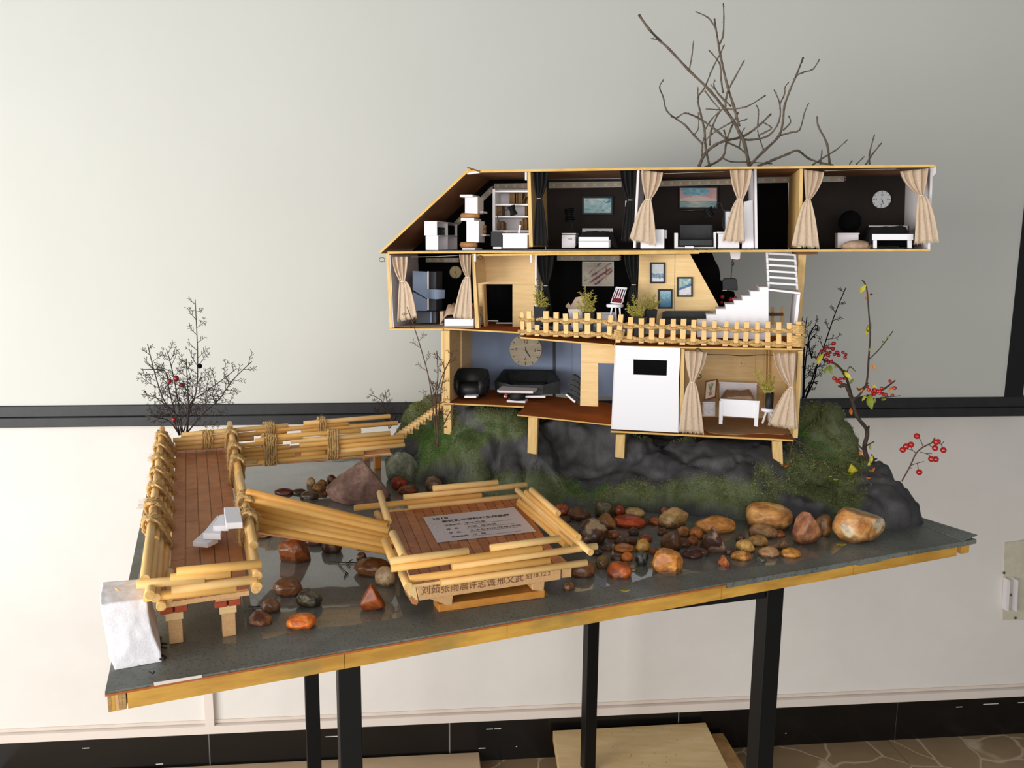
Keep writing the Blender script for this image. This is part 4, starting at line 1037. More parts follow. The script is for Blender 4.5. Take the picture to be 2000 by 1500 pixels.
def stool(label, cx, yt, ry, rpx, legs_, ybot, d, m, legpx=1.8):
    r = T('stool', label, 'stool', cx, ybot, d)
    C = Hp(cx, yt, d); R = (Hp(cx+rpx, yt, d)-C).length
    MB().lathe(C-Zv*.006, [(R*.92, 0), (R, .0015), (R, .004), (R*.95, .006)], 18).build('seat', m, r)
    for (x0, x1, dz) in legs_:
        MB().tube([Hp(x0, yt+4, d+dz*.4), Hp(x1, ybot, d+dz)], .0020, 4, smooth=False).build('leg', m, r)
    return r
stool('white three-legged stool carrying a red striped picture on the balcony', 1201, 594, 3, 17, [(1196, 1186, -.012), (1210, 1213, -.01), (1202, 1204, .012)], 642, -.004, m_white)
def stripes(u, v):
    if v < .42+.5*abs(sin(u*13))*(.5+.5*sin(u*3+1)): 
        return mixc((128, 26, 38), (90, 20, 30), nz_(u, v, 12)+.4) if v < .30 or (int(u*9) % 2 == 0) else (232, 228, 232)
    return (60, 30, 36) if int(u*9) % 2 == 0 and v < .96 else (228, 226, 232)
r = T('tilted_picture', 'white edged picture with red and black stripes on the stool', 'picture', 1206, 592, -.004)
o_ = [Hp(1192, 592, -.010), Hp(1214, 594.5, -.008), Hp(1225, 562, .012), Hp(1203, 560, .010)]
MB().prism(o_, HN*.003).build('board', m_white, r)
off = -HN*.0006; A_, B_, D_ = lerp(o_[0], o_[2], .07)+off, lerp(o_[1], o_[3], .07)+off, lerp(o_[3], o_[1], .07)+off
painting('print', A_, B_-A_, D_-A_, 20, 20, stripes, r)
poly(r, 'strut', [(1213, 594), (1218, 590), (1221, 566), (1219, 566)], .014, .003, m_white2)
# three paintings
def seaA(u, v):
    h = .47+.06*nz_(u, 0, 6)
    if v > h: return mixc((206, 210, 214), (190, 196, 202), nz_(u, v, 4)+.5)
    if v > .2+.06*nz_(u, 3, 5): return mixc((98, 124, 148), (170, 188, 200), nz_(u, v, 9)*1.4+.2)
    return (214, 214, 216)
def seaB(u, v):
    return mixc((52, 104, 136), (150, 186, 200), v*1.05+nz_(u, v, 10)*.25) if v < .5 or nz_(u, v, 4) < .3 else (150, 184, 196)
def seaC(u, v):
    if v < .28+.28*u: return mixc((216, 212, 214), (176, 186, 196), nz_(u, v, 8)*1.5)
    if v < .42+.32*u: return mixc((62, 96, 138), (110, 150, 170), nz_(u, v, 9)+.3)
    return mixc((122, 156, 156), (196, 206, 204), nz_(u, v, 5)+.5*v)
framed('black framed seascape with gulls, highest of the three on the yellow wall', 1269.5, 512.5, 1299, 553.5, W2, seaA, 30, 42, 3.2)
framed('black framed deep blue seascape beside the balcony plants, lowest of the three', 1285, 565, 1313.5, 603, W2, seaB, 30, 42, 3.2)
framed('black framed painting of a rolling green wave, rightmost of the three', 1322, 541, 1353, 580, W2, seaC, 30, 42, 3.2)
r = T('long_sofa', 'long low black sofa below the three seascapes behind the railing', 'sofa', 1345, 640, .02)
poly(r, 'backrest', [(1294, 610), (1300, 608), (1385, 608), (1397, 611), (1398, 628), (1292, 628)], .035, .012, m_leather); bxp(r, 'seat', 1293, 622, 1398, 636, .0, .036, m_leather, bev=.002); bxp(r, 'base', 1298, 636.3, 1345, 641, .0, .03, m_white2)
# hanging lantern
r = T('hanging_lamp', 'black pendant lamp hooked on wire below a white ceiling block', 'lamp', 1424, 596, .08)
poly(r, 'ceiling_block', [(1426, 492.5), (1446, 492.5), (1445, 505), (1440, 507), (1428, 505)], .07, .016, m_white2)
wire([(1431, 506), (1430, 512), (1432, 514), (1430, 518), (1429, 530), (1427.5, 543)], .078, .0009, m_wire, r, 'hook_wire'); wire(ringpx(1431, 515, 2.5, 3.5), .078, .0008, m_wire, r, 'hook_ring')
MB().prism([Hp(x, y, .07) for x, y in ((1414, 544), (1436, 543.5), (1440, 547), (1441, 567), (1412, 567), (1411, 550))], HN*.024).build('shade', m_pot, r, bev=.001)
bxp(r, 'shade_edge', 1411, 566.5, 1420, 568, .069, .001, m_led)
for k, (x, y, lab) in enumerate(((1410.5, 580, 'left red berry'), (1427.5, 585.5, 'middle red berry, largest'), (1436, 582, 'right red berry'), (1409, 591, 'lowest dark red berry'))):
    tag(MB().sphere(Hp(x, y, .10), (.0042, .0052, .0036, .0034)[k], 12, 8).build('red_berry', m_red if k < 3 else m_redd), lab+' under the black pendant lamp', 'berry')
# --- staircase, white
st = T('staircase', 'white foamboard staircase with side wall, landing and open treads rising to top floor', 'staircase', 1440, 655, .0)
SD = -.012; SW = .055
prof = [(1362, 624, 1380), (1379.5, 614, 1399), (1399, 603, 1417), (1417, 593.5, 1434), (1434, 586, 1450), (1450, 577.5, 1466), (1466, 568, 1484), (1483, 560, 1501)]
pp = [(1362, 658)]
for x0, y, x1 in prof: pp += [(x0, y+1.6), (x1, y+1.6)]
pp += [(1501, 664)]
poly(st, 'side_wall', pp, SD, .003, m_white); poly(st, 'side_wall', pp, SD+SW-.003, .003, m_white2)
for k, (x0, y, x1) in enumerate(prof):
    MB().prism([Hp(x0-1, y, SD-.001), Hp(x1, y, SD-.001), Hp(x1, y+1.4, SD-.001), Hp(x0-1, y+1.4, SD-.001)], HN*(SW+.002)).build('step', m_white2, st)
    y2 = prof[k-1][1] if k else 640
    MB().prism([Hp(x0, y+1.6, SD+.003), Hp(x0+1.5, y+1.6, SD+.003), Hp(x0+1.5, y2, SD+.003), Hp(x0, y2, SD+.003)], HN*(SW-.006)).build('riser', m_white2, st)
poly(st, 'landing', [(1498, 563.5), (1563, 571), (1563.5, 575), (1501, 567.5)], SD-.002, .085, m_white)
poly(st, 'landing_leg', [(1557, 575), (1563, 575.7), (1556, 645), (1549, 645)], SD-.002, .004, m_white); poly(st, 'landing_wall', [(1557, 575), (1561, 575.5), (1553, 645), (1549, 645)], SD+.003, .075, m_white2)
rows = [493, 504, 515.5, 527.5, 539, 551]
for k, y in enumerate(rows):
    dk_ = SD+.02+.010*(5-k)
    xa = 1496+k*.6; xb = 1554.5+k*.8
    if k: 
        pass
    poly(st, 'tread', [(xa+4, y), (xb-1, y+3.5), (xb-1, y+7), (xa+4, y+4)], dk_, .018, m_white)
    poly(st, 'stringer_block', [(xa, y), (xa+3.8, y), (xa+4.4, y+11), (xa+.6, y+11)], dk_-.001, .012, m_white)
    poly(st, 'stringer_block', [(xb-3.5, y+3), (xb, y+3.5), (xb+.8, y+15), (xb-3, y+14.5)], dk_-.001, .012, m_white2)
# items behind under landing
tag(bxp(None, 'brown_rail', 1499, 611, 1530, 617, .15, .004, m_ceil), 'short brown bar seen under the staircase landing', 'bar')
for x, lab in ((1508, 'left'), (1528, 'right')):
    tag(bxp(None, 'wooden_peg', x-3, 600, x+4, 634, .16, .004, m_dow3), lab+' wooden peg behind the railing beneath the staircase landing', 'peg')
# --- potted plants
def sprig(b, base, tip, n, ll, rs, w=.0011):
    pts = [lerp(base, tip, t/6)+Vector((rs.uniform(-1, 1), rs.uniform(-1, 1), 0))*.0015*(t/6) for t in range(7)]
    b.tube(pts, [.0010*(1-t/9) for t in range(7)], 5)
    ax = (tip-base).normalized()
    for k in range(n):
        t = .12+.88*k/n; p = lerp(base, tip, t)+Vector((rs.uniform(-1, 1), rs.uniform(-1, 1), 0))*.0008
        a = 2*pi*rs.random(); o_ = ax.orthogonal().normalized(); q_ = ax.cross(o_)
        dr_ = (ax*rs.uniform(.4, 1.1)+(o_*cos(a)+q_*sin(a))).normalized(); L = ll*rs.uniform(.7, 1.2)*(1.1-.5*t)
        s = dr_.orthogonal().normalized()*w; s2 = dr_.cross(s).normalized()*w*.6; e = p+dr_*L; m_ = p+dr_*L*.5
        b.add([p, m_+s, m_+s2, m_-s, m_-s2, e], [(0, 1, 2), (0, 2, 3), (0, 3, 4), (0, 4, 1), (5, 2, 1), (5, 3, 2), (5, 4, 3), (5, 1, 4)])
def plant(label, pot, stems, d, ll=.010, n=30, name='potted_plant', round_=False):
    x0, y0, x1, y1 = pot; r = T(name, label, 'plant', (x0+x1)/2, y1, d)
    if round_:
        c = Hp((x0+x1)/2, y1, d); w = (Hp(x1, y1, d)-c).length; h = (Hp(x0, y0, d)-Hp(x0, y1, d)).z
        MB().lathe(c, [(w*.95, 0), (w, h*.02), (w, h), (w*.85, h), (w*.85, h*.9)], 18).build('pot', m_pot, r)
    else:
        c = Hp((x0+x1)/2, y1, d); w = (Hp(x1, y1, d)-Hp(x0, y1, d)).length; h = (Hp(x0, y0, d)-Hp(x0, y1, d)).z
        b = MB(); b.lathe(c, [(w*.52, 0), (w*.66, h), (w*.58, h), (w*.55, h*.9)], 4, smooth=False); b.build('pot', m_pot, r, bev=.0004)
    b = MB(); rs = random.Random(int(x0))
    base = Hp((x0+x1)/2, y0+2, d)
    for x, y, dz in stems: sprig(b, base+HU*rs.uniform(-.004, .004), Hp(x, y, d+dz), n, ll, rs)
    b.build('foliage', m_sprig, r); return r
plant('thin dry sprig plant in black pot, leftmost on the balcony', (1041, 599, 1066, 634), [(1048, 546, 0), (1058, 551, 0), (1046, 558, .004), (1070, 582, .002), (1044, 575, -.004), (1072, 594, -.004), (1060, 572, .003)], -.004, .009, 26)
plant('bushy sprig plant in tall black pot before the white armchair', (1136, 609, 1160, 652), [(1143, 560, 0), (1131, 570, .002), (1157, 567, .003), (1165, 578, .002), (1128, 590, -.003), (1150, 572, -.006), (1137, 582, -.008), (1160, 590, -.006), (1127, 600, -.004), (1152, 590, -.01), (1143, 580, -.004), (1161, 602, -.004)], -.022, .009, 30)
plant('broad sprig plant in black pot on the balcony corner', (1233, 618, 1262, 655), [(1235, 575, 0), (1226, 592, 0), (1243, 585, -.006), (1257, 576, .004), (1262, 573, .006), (1224, 603, -.004), (1236, 597, -.01), (1250, 595, -.008), (1259, 602, -.006), (1230, 610, -.008), (1248, 608, -.01)], -.035, .009, 30)
plant('small sprig plant in square black pot under the blue seascape', (1258, 604, 1282, 640), [(1264, 577, 0), (1278, 575, .002), (1291, 585, .002), (1268, 585, -.004), (1284, 592, -.004), (1273, 583, -.006), (1262, 592, .004)], .005, .008, 26)
r = plant('tall sprig in a black cylinder vase on the small white stool', (1494, 767, 1510, 797), [(1471, 720, .0), (1484, 722, 0), (1500, 724, 0), (1513, 736, .002), (1479, 738, .004), (1508, 745, .004), (1491, 735, -.004), (1485, 752, -.003), (1504, 755, -.002)], FD+.03, .009, 26, round_=True)
stool('small white three-legged stool under the black vase, ground floor', 1502, 797.5, 3, 15, [(1497, 1489, -.008), (1504, 1510, -.008), (1502, 1503, .010)], 827, FD+.03, m_white)

# --- ground floor sitting room
clock('large round wooden clock with numbers 12 3 6 9 on blue wall', 1026.5, 683.5, 31, .115, m_wf, .008, nums=True, hand=(.5, -.75))
MB().tube([Hp(1027, 683, .1155), Hp(1027, 683, BK)], .003, 8).build('wall_stub', m_balsa_v, [o for o in LOC if o.name.startswith('wall_clock')][-1])
def tub(label, cx, yb, yt, rpx, d, name='armchair', kind='armchair', arc=(20, 340), face=-90, hb=.5, ell=1.0, skid=True):
    r = T(name, label, kind, cx, yb, d); C = Hp(cx, yb-3, d); R = (Hp(cx+rpx, yb, d)-Hp(cx, yb, d)).length; h = (Hp(cx, yt, d)-Hp(cx, yb-3, d)).z
    n = 22; vs = []; fs = []; prof = [(.80, 0), (.98, .25), (1.02, .6), (.96, 1.0), (.84, .98), (.80, .45)]
    for k in range(n+1):
        w = radians(face+180+(-140+280*k/n)); cut = 1-.35*max(0, abs(k/n-.5)*2-.45)/.55
        for rr_, zz in prof: vs.append(C+HU*cos(w)*R*rr_+HN*sin(w)*R*rr_*ell+Zv*h*zz*(cut if zz > .5 else 1))
    m_ = len(prof)
    fs = [(k*m_+i, (k+1)*m_+i, (k+1)*m_+(i+1) % m_, k*m_+(i+1) % m_) for k in range(n) for i in range(m_)]
    fs += [tuple(range(m_)), tuple(n*m_+i for i in range(m_))[::-1]]
    b = MB(); b.add(vs, fs, True); b.build('shell', m_leather, r)
    b = MB(); 
    prof2 = [(R*.78, 0), (R*.82, h*.3), (R*.78, h*.46), (R*.5, h*.50), (.001, h*.5)]
    n2 = 20; vv_ = [C+HU*cos(2*pi*j/n2)*q_+HN*sin(2*pi*j/n2)*q_*ell+Zv*z_ for q_, z_ in prof2 for j in range(n2)]
    b.add(vv_, [(i*n2+j, i*n2+(j+1) % n2, (i+1)*n2+(j+1) % n2, (i+1)*n2+j) for i in range(len(prof2)-1) for j in range(n2)]+[tuple(range(n2))], True); b.build('seat', m_leather, r)
    for k in range(5):
        pts = [C+HU*cos(radians(a_))*R*1.015+HN*sin(radians(a_))*R*1.015*ell+Zv*h*(.15+.16*k) for a_ in range(int(face+60), int(face+301), 12)]
        MB().tube(pts, .0007, 4).build('strap_band', m_pot, r)
    return r
r = tub('black tub armchair at the left of the blue sitting room', 921, 775, 723, 34, .06)
bxp(r, 'white_base', 907, 773, 930, 777.5, .015, .02, m_white)
r = T('sofa', 'wide black angular sofa below the wooden clock', 'sofa', 1033, 770, .12)
C0 = [(968, 768), (966, 742), (983, 722), (1080, 722), (1094, 742), (1096, 768)]
back = MB(); top = [Hp(984, 721, .15), Hp(1080, 722, .15)]
fr_ = [Hp(966, 744, .085), Hp(1000, 752, .07), Hp(1060, 752, .07), Hp(1095, 744, .085)]
bt_ = [Hp(968, 769, .085), Hp(1000, 771, .07), Hp(1060, 771, .07), Hp(1094, 769, .085)]
bk_ = [Hp(990, 745, .15), Hp(1075, 745, .15)]
bkb = [Hp(985, 768, .165), Hp(1080, 768, .165)]
vs = fr_+bt_+top+bkb+[Hp(992, 724, .143), Hp(1072, 725, .143), Hp(998, 751, .12), Hp(1062, 751, .12)]
back.add(vs, [(0, 1, 5, 4), (1, 2, 6, 5), (2, 3, 7, 6), (3, 9, 11, 7), (0, 4, 10, 8), (8, 10, 11, 9), (0, 8, 12, 14), (0, 14, 1), (1, 14, 15, 2), (2, 15, 3), (3, 15, 13, 9), (8, 9, 13, 12), (12, 13, 15, 14), (4, 5, 6, 7, 11, 10)])
back.build('shell', m_leather, r); bxp(r, 'seat', 998, 752, 1062, 768, .075, .05, m_leather, bev=.002)
bxp(r, 'skid', 1026, 773, 1065, 777, .055, .008, m_white); bxp(r, 'skid', 984, 772, 990, 776, .055, .008, m_white)
r = T('coffee_table', 'white slab coffee table on a black drum and white foot', 'coffee table', 1010, 786, .03)
ct = [Hp(x, y, .0) for x, y in ((0, 0),)]
c1_ = Hp(970, 762, .02); zc = c1_.z
tq = [onz(x, y, zc) for x, y in ((971, 761), (980, 753.5), (1046, 755.5), (1050, 757.5), (1041, 764), (975, 762.8))]
MB().prism(tq, -Zv*.005).build('table_top', m_white2, r, bev=.0006)
cc = sum(tq, Vector())/6; cc.z = zG
MB().lathe(cc+Zv*.005, [(.0165, 0), (.0150, .008), (.0165, zc-zG-.0105)], 18).build('drum', m_pot, r)
MB().cbox(cc, HU, HN, .040, .028, .005).build('foot', m_white, r, bev=.0004)
rb = MB().sphere(Hp(988.5, 771.5, .02), .0038, 14, 9).build('red_berry', m_red); tag(rb, 'red berry resting on floor against the coffee table drum', 'berry')
r = T('curved_chair', 'black ribbed curved chair on a white skid beside the yellow arch', 'chair', 1120, 786, .03)
for k in range(5):
    xa, ya = 1105-k*.6+(k > 2)*(k-2)*1, 745+k*9
    pts = [(1120-k*3.2, 732+k*9.0), (1128-k*.8, 736+k*10), (1136, 746+k*10), (1136, 755+k*9.5), (1124-k*.5, 745+k*9.7), (1108+k*.6, 742+k*8.4)]
    poly(r, 'rib', pts, .035-k*.003, .016, m_leather)
poly(r, 'skid', [(1104, 771), (1107, 770), (1124, 784), (1122, 787)], .015, .006, m_white)
# --- ground floor bedroom
def cactus(u, v):
    if v < .38 and v > .12 and abs(u-.5) < .12+.12*(v/.38): return (176, 128, 110)
    if v >= .38 and v < .85 and (abs(u-.5) < .08 or abs(u-.5-(v-.38)*.5) < .06 or abs(u-.5+(v-.38)*.5) < .06): return (110, 140, 100)
    return (222, 202, 186)
r = T('framed_painting', 'brown framed cactus drawing leaning on the nightstand behind the curtain', 'painting', 1388, 783, FD+.08)
q_ = [Hp(1375, 783, FD+.07), Hp(1398, 777, FD+.09), Hp(1403, 741, FD+.11), Hp(1378, 744, FD+.09)]
MB().prism(q_, HN*.004).build('frame', m_ceil, r); a_ = lerp(q_[0], q_[2], .09)-HN*.0006; b_ = lerp(q_[1], q_[3], .09)-HN*.0006; c_ = lerp(q_[3], q_[1], .09)-HN*.0006
painting('picture', a_, b_-a_, c_-a_, 16, 22, cactus, r)
r = T('nightstand', 'white two-drawer nightstand behind the ground-floor curtain', 'nightstand', 1385, 815, FD+.07)
bxp(r, 'body', 1372, 785, 1397, 813, FD+.07, .04, m_white2); 
for y in (788, 801):
    k_ = bxp(r, 'drawer', 1374, y, 1395, y+10, FD+.068, .002, m_white2); MB().sphere(Hp(1385, y+5, FD+.066), .0012, 8, 6).build('knob', m_balsa_v, k_)
r = T('bed', 'white panelled single bed with a beige blanket on ground floor', 'bed', 1443, 831, FD+.05)
bxp(r, 'headboard', 1405, 747, 1478, 800, FD+.155, .004, m_white, sk=3); bxp(r, 'headboard_cap', 1404, 745.5, 1479, 749, FD+.153, .007, m_white, sk=3)
poly(r, 'footboard', [(1409, 782), (1482, 787), (1480, 817), (1408, 812)], FD+.035, .003, m_white)
poly(r, 'footboard_cap', [(1407, 779), (1484, 783.5), (1484, 787), (1407, 782.5)], FD+.033, .007, m_white)
poly(r, 'leg', [(1405, 783), (1412, 783.4), (1411, 829), (1404, 828)], FD+.034, .007, m_white); poly(r, 'leg', [(1475, 787), (1483, 787.5), (1480, 833.5), (1473, 832.5)], FD+.034, .007, m_white)
poly(r, 'leg', [(1408, 800), (1412, 800), (1412, 820), (1408, 820)], FD+.150, .005, m_white)
quilt('blanket', 1407, 1482, 777, 800, FD+.042, FD+.15, m_quilt, 0, r, amp=.002)
bxp(r, 'mattress', 1412, 790, 1478, 806, FD+.043, .10, m_white2)
mat_ = [Hp(x, 850, 0) for x in (0,)]
zf_ = Hp(1400, 851, FD).z+.0002
mp_ = [(1374, 838), (1374, 815), (1480, 818), (1552, 826), (1548, 847), (1530, 850), (1480, 847), (1440, 850), (1405, 848), (1385, 845)]
pts = []
for x, y in mp_:
    p = onz(x, y, zf_); pts.append(p)
zz0 = Hp(1193, 841, FD).z; zz1 = Hp(1549, 858.5, FD).z
for p in pts:
    u = ((p-Hp(1193, 841, FD)).dot(HU))/((Hp(1549, 858.5, FD)-Hp(1193, 841, FD)).dot(HU)); p.z = zz0+(zz1-zz0)*u+.0003
tag(MB().prism(pts, Zv*.0008).build('floor_mat', mat('tan_paper', (186, 150, 112), .8, col2=(172, 138, 100), scale=30)), 'tan paper floor mat with wavy edge in the ground-floor bedroom', 'mat')
clock('clock drawn in thin ink lines on the ground-floor wooden wall', 1447, 707.5, 11, FD+.178, m_yf, .0005, face=False, hand=(.45, -.65), mi=m_inkb)
wire([(1365, 731), (1370, 734), (1368, 738), (1362, 739)], FD+.02, .0008, m_wire, house, 'wire_loop')

# ================================================================== BRIDGE
ZD = BZ+.072                                  # deck surface height
br = thing('footbridge', 'L-shaped wooden footbridge with brown plank deck and rope-bound dowel rails', 'footbridge', onz(400, 1000, BZ))
Anl, Anr = onz(330, 1172, ZD), onz(486, 1150, ZD); Afl, Afr = onz(343, 876, ZD), onz(440, 864, ZD)
au = (Anr-Anl).normalized(); av = ((Afl+Afr)/2-(Anl+Anr)/2).normalized()
Bn0, Bn1 = onz(432, 912, ZD-.010), onz(762, 886, ZD-.010)
bu = (Bn1-Bn0).normalized(); bv = Zv.cross(bu).normalized()
if bv.dot(e2) < 0: bv = -bv
Bn0.z = ZD; Bn1.z = ZD
BW = .098
def planks(Q, cols, width_axis_n, par, rs, z0, th=.0022, m1=m_plank, m2=m_plank2, lens=(.14, .3), gap=.0012, long_v=True):
    """Q = near-left, near-right, far-left, far-right; planks run near->far"""
    a, b, c, d = Q
    for k in range(cols):
        u0, u1 = k/cols, (k+1)/cols; t = 0; t = -rs.random()*lens[0]
        while t < 1:
            L = rs.uniform(*lens); t0, t1 = max(0, t), min(1, t+L)
            if t1-t0 > .02:
                def pt(u, v): return lerp(lerp(a, b, u), lerp(c, d, u), v)
                g = gap/max(.01, (b-a).length); gl = gap/max(.01, (c-a).length)
                jig = rs.uniform(-.15, .15)*g*2
                q = [pt(u0+g/2+jig, t0+gl/2), pt(u1-g/2+jig, t0+gl/2), pt(u1-g/2-jig, t1-gl/2), pt(u0+g/2-jig, t1-gl/2)]
                dz = rs.uniform(-.0004, .0004)
                MB().prism([p+Zv*(dz) for p in q], -Zv*th).build('plank', m1 if rs.random() < .7 else m2, par, bev=.0003)
            t += L
rsb = random.Random(11)
planks((Anl, Anr, Afl, Afr), 5, None, br, rsb, ZD)
MB().prism([p-Zv*.0025 for p in (Anl, Anr, Afr, Afl)], -Zv*.006).build('deck_base', m_beam, br)
Bf0, Bf1 = Bn0+bv*BW, Bn1+bv*BW
planks((Bn0+bu*.012, Bf0+bu*.012, Bn1, Bf1), 4, None, br, rsb, ZD)
b_ = MB().prism([p-Zv*.0025 for p in (Bn0+bu*.01, Bn1, Bf1, Bf0+bu*.01)], -Zv*.003).build('deck_base', m_plank, br)
for k in range(3):
    MB().prism([Bn0+bu*.01-Zv*(.0058+k*.003), Bn1+bu*(.004*k-.002)-Zv*(.0058+k*.003), Bn1+bu*(.004*k-.002)+bv*BW-Zv*(.0058+k*.003), Bf0+bu*.01-Zv*(.0058+k*.003)], -Zv*.0026).build('edge_layer', (m_plank2, m_balsa, m_plank2)[k], br)
def post(name, c, w, z0, z1, m=m_beam, ux=None):
    ux = ux or e1; uy = Zv.cross(ux)
    p = Vector(c); p.z = z0
    return MB().cbox(p, ux, uy, w, w, z1-z0).build(name, m, br, bev=.0006)
for x, y in ((344, 1258), (448, 1244)):
    c = onz(x, y, BZ); c += e2*.009; 
    post('post', c, .0165, BZ+.0005, ZD-.040); 
    cc = c.copy(); cc.z = ZD-.0398
    MB().cbox(cc, e1, e2, .021, .02, .0105).build('spacer_block', m_balsa, br, bev=.0006); cc.z = ZD-.0292
    for sx in (-1, 1):
        MB().cbox(cc+e1*(sx*.0085), e1, e2, .0150, .026, .0080).build('terracotta_chip', m_brick, br, bev=.0008)
    cc.z = ZD-.0211; MB().cbox(cc, e1, e2, .03, .024, .0124).build('cap_block', m_beam, br)
    c2 = c+av*.52
    post('post', c2, .0165, BZ+.0005, ZD-.009)
    post('post', c+av*.26, .0165, BZ+.0005, ZD-.009)
for x, y, off in ((738, 916, 0), (722, 905, .03)):
    c = onz(x, y, BZ)+bv*off
    post('post', c+bv*.006, .0145, BZ+.0005, ZD-.014, m_wetw)
def dowel(a, b, r, parent, m=m_dow, name='dowel', n=12):
    d = (b-a).normalized(); o = MB(); e = r*.12
    o.tube([a, a+d*.0003, b-d*.0003, b], [r-e*.6, r, r, r-e*.6], n); ob = o.build(name, m, parent)
    ob.data.materials.append(m_dowe)
    for p in ob.data.polygons:
        if len(p.vertices) > 6: p.material_index = 1
    return ob
def dpl(lst, p0, nn, r, parent, ms=(m_dow, m_dow3), off=0, rs=rsb):
    for x0, y0, x1, y1 in lst:
        o_ = nn*(rs.uniform(-.0008, .0008)+off)
        dowel(onpl(x0, y0, p0, nn)+o_, onpl(x1, y1, p0, nn)+o_, r, parent, rs.choice(ms))
DR = .0050
near = [(540, 854, 705, 841), (446, 873, 552, 864), (568, 862, 762, 845), (498, 862, 590, 854), (464, 882, 540, 875), (585, 870, 788, 852),
        (464, 890, 640, 877), (664, 869, 788, 859), (480, 897, 576, 890), (588, 891, 634, 887), (664, 885, 790, 872), (464, 906, 510, 902), (503, 907, 710, 889)]
near = [(540, 853, 705, 841), (446, 873, 552, 863), (568, 862, 762, 846), (498, 861.5, 590, 854), (464, 881, 566, 872), (585, 870, 788, 852.5),
        (470, 889, 660, 873), (664, 872, 788, 861), (480, 896, 576, 888), (588, 887.5, 634, 884), (664, 881, 790, 869), (464, 904, 502, 901), (503, 902, 710, 885)]
# stack order per row; unproject on the near rail plane
RB = Bn0-bv*.004
dpl(near, RB, bv, DR, br, (m_dow, m_dow, m_dow3))
FB = Bn0+bv*(BW+.004)
far = [(593, 827, 762, 813), (355, 849, 563, 831), (500, 843, 680, 828), (588, 841, 777, 826), (338, 860, 512, 846), (520, 846, 560, 842), (342, 868, 496, 856), (344, 876, 438, 870)]
dpl(far, FB, bv, DR, br, (m_dow, m_dow3))
# left and right rails of the first span
def railstack(base0, base1, out, rows, parent, lean, rs, r=.0058, starts=None):
    d = (base1-base0).normalized(); L = (base1-base0).length
    for k in range(rows):
        o_ = out*(.008+lean*k)+Zv*(.002+r*1.9*k)
        s = -(.03 if starts is None else starts[k])
        while s < L-.02:
            l = rs.uniform(.16, .32)
            e = min(L+rs.uniform(-.01, .015), s+l)
            if e-s > .04: dowel(base0+d*s+o_, base0+d*e+o_+out*rs.uniform(-.001, .001), r, parent, rs.choice((m_dow, m_dow3, m_dow3)))
            s = e+rs.choice([.001, .001, .012])
outL = -au
railstack(Anl, Afl+(Afl-Anl)*.04, outL, 4, br, .0055, random.Random(2), starts=[.022, .020, .036, .012])
railstack(Anr, Afr+(Afr-Anr)*.02, -outL, 4, br, .001, random.Random(5), starts=[.010, .030, .022, -.06])
# inner second row at the near-left corner
dowel(Anl+au*.0-av*.012+Zv*.006, Anl+av*.08+Zv*.006, .005, br, m_dow3); dowel(Anl+au*.008-av*.0+Zv*.004, Anl+au*.008+av*.07+Zv*.004, .0035, br, m_dow3)
# front cross rail
FN = n0
pf = (Anl+Anr)/2-av*.016
nf = -e2
dpl([(345, 1117, 511, 1101), (333, 1130, 450, 1119), (267, 1141, 400, 1130), (335, 1152, 502, 1131), (280, 1167, 462, 1149)], pf, e2, .0056, br, (m_dow3, m_dow))
# rope bindings: loops round a stack
def binding(c, along, upv, outv, hh, ww, loops, r, parent, wob=.0012, rs=rsb, name='rope_binding', pitch=None):
    pts = []; N = 22; pitch = pitch or r*1.9
    for i in range(loops*N+1):
        w = 2*pi*i/N; s = i/N
        cw, sw = cos(w), sin(w)
        f = lambda v: math.copysign(abs(v)**.6, v)
        pts.append(c+upv*f(cw)*hh+outv*f(sw)*ww+along*((s-loops/2)*pitch+rs.uniform(-wob, wob)))
    return twisted_fast(pts, r, parent, name)
def twisted_fast(pts, r, parent, name):
    b = MB()
    L = 0
    for s in range(2):
        q = []; L = 0
        for i, p in enumerate(pts):
            t = (pts[min(i+1, len(pts)-1)]-pts[max(i-1, 0)]).normalized(); a_ = t.orthogonal().normalized(); c_ = t.cross(a_)
            if i: L += (p-pts[i-1]).length
            w = 2*pi*(L/.011+s/2); q.append(p+(a_*cos(w)+c_*sin(w))*r*.45)
        b.tube(q, r*.62, 5)
    return b.build(name, m_rope, parent)
def fuzz(points, n, ln_, parent, rs, w=.00018, name='rope_fibres'):
    v = []; f = []
    for _ in range(n):
        c = rs.choice(points)+Vector((rs.gauss(0, .003), rs.gauss(0, .003), rs.gauss(0, .003)))
        d = Vector((rs.gauss(0, 1), rs.gauss(0, 1), rs.gauss(0, .8))).normalized(); d2 = (d+Vector((rs.gauss(0, 1), rs.gauss(0, 1), rs.gauss(0, 1)))*.6).normalized()
        L = ln_*rs.uniform(.4, 1.4); s = d.orthogonal().normalized()*w; a = c; m_ = c+d*L*.5; e = m_+d2*L*.5; k = len(v)
        v += [a-s, a+s, m_+s, m_-s, e]; f += [(k, k+1, k+2, k+3), (k+3, k+2, k+4)]
    b = MB(); b.add(v, f); return b.build(name, m_fuzz, parent, kind='stuff')
fz = []
for x, y0, y1, ps, up_w in ((526, 849, 908, RB, 6), (648, 839, 896, RB, 5)):
    a, b = onpl(x, y0, ps, bv), onpl(x, y1, ps, bv)
    binding((a+b)/2, bu, Zv, bv, (a-b).length/2, .0088, up_w, .0024, br); fz += [lerp(a, b, k/6)-bv*.008 for k in range(7)]
for x, y0, y1, n_ in ((404, 841, 876, 6), (525, 825, 851, 5), (627, 815, 844, 4)):
    a, b = onpl(x, y0, FB, bv), onpl(x, y1, FB, bv)
    binding((a+b)/2, bu, Zv, bv, (a-b).length/2, .0085, n_, .0021, br, wob=.002); fz += [lerp(a, b, k/4)-bv*.008 for k in range(5)]
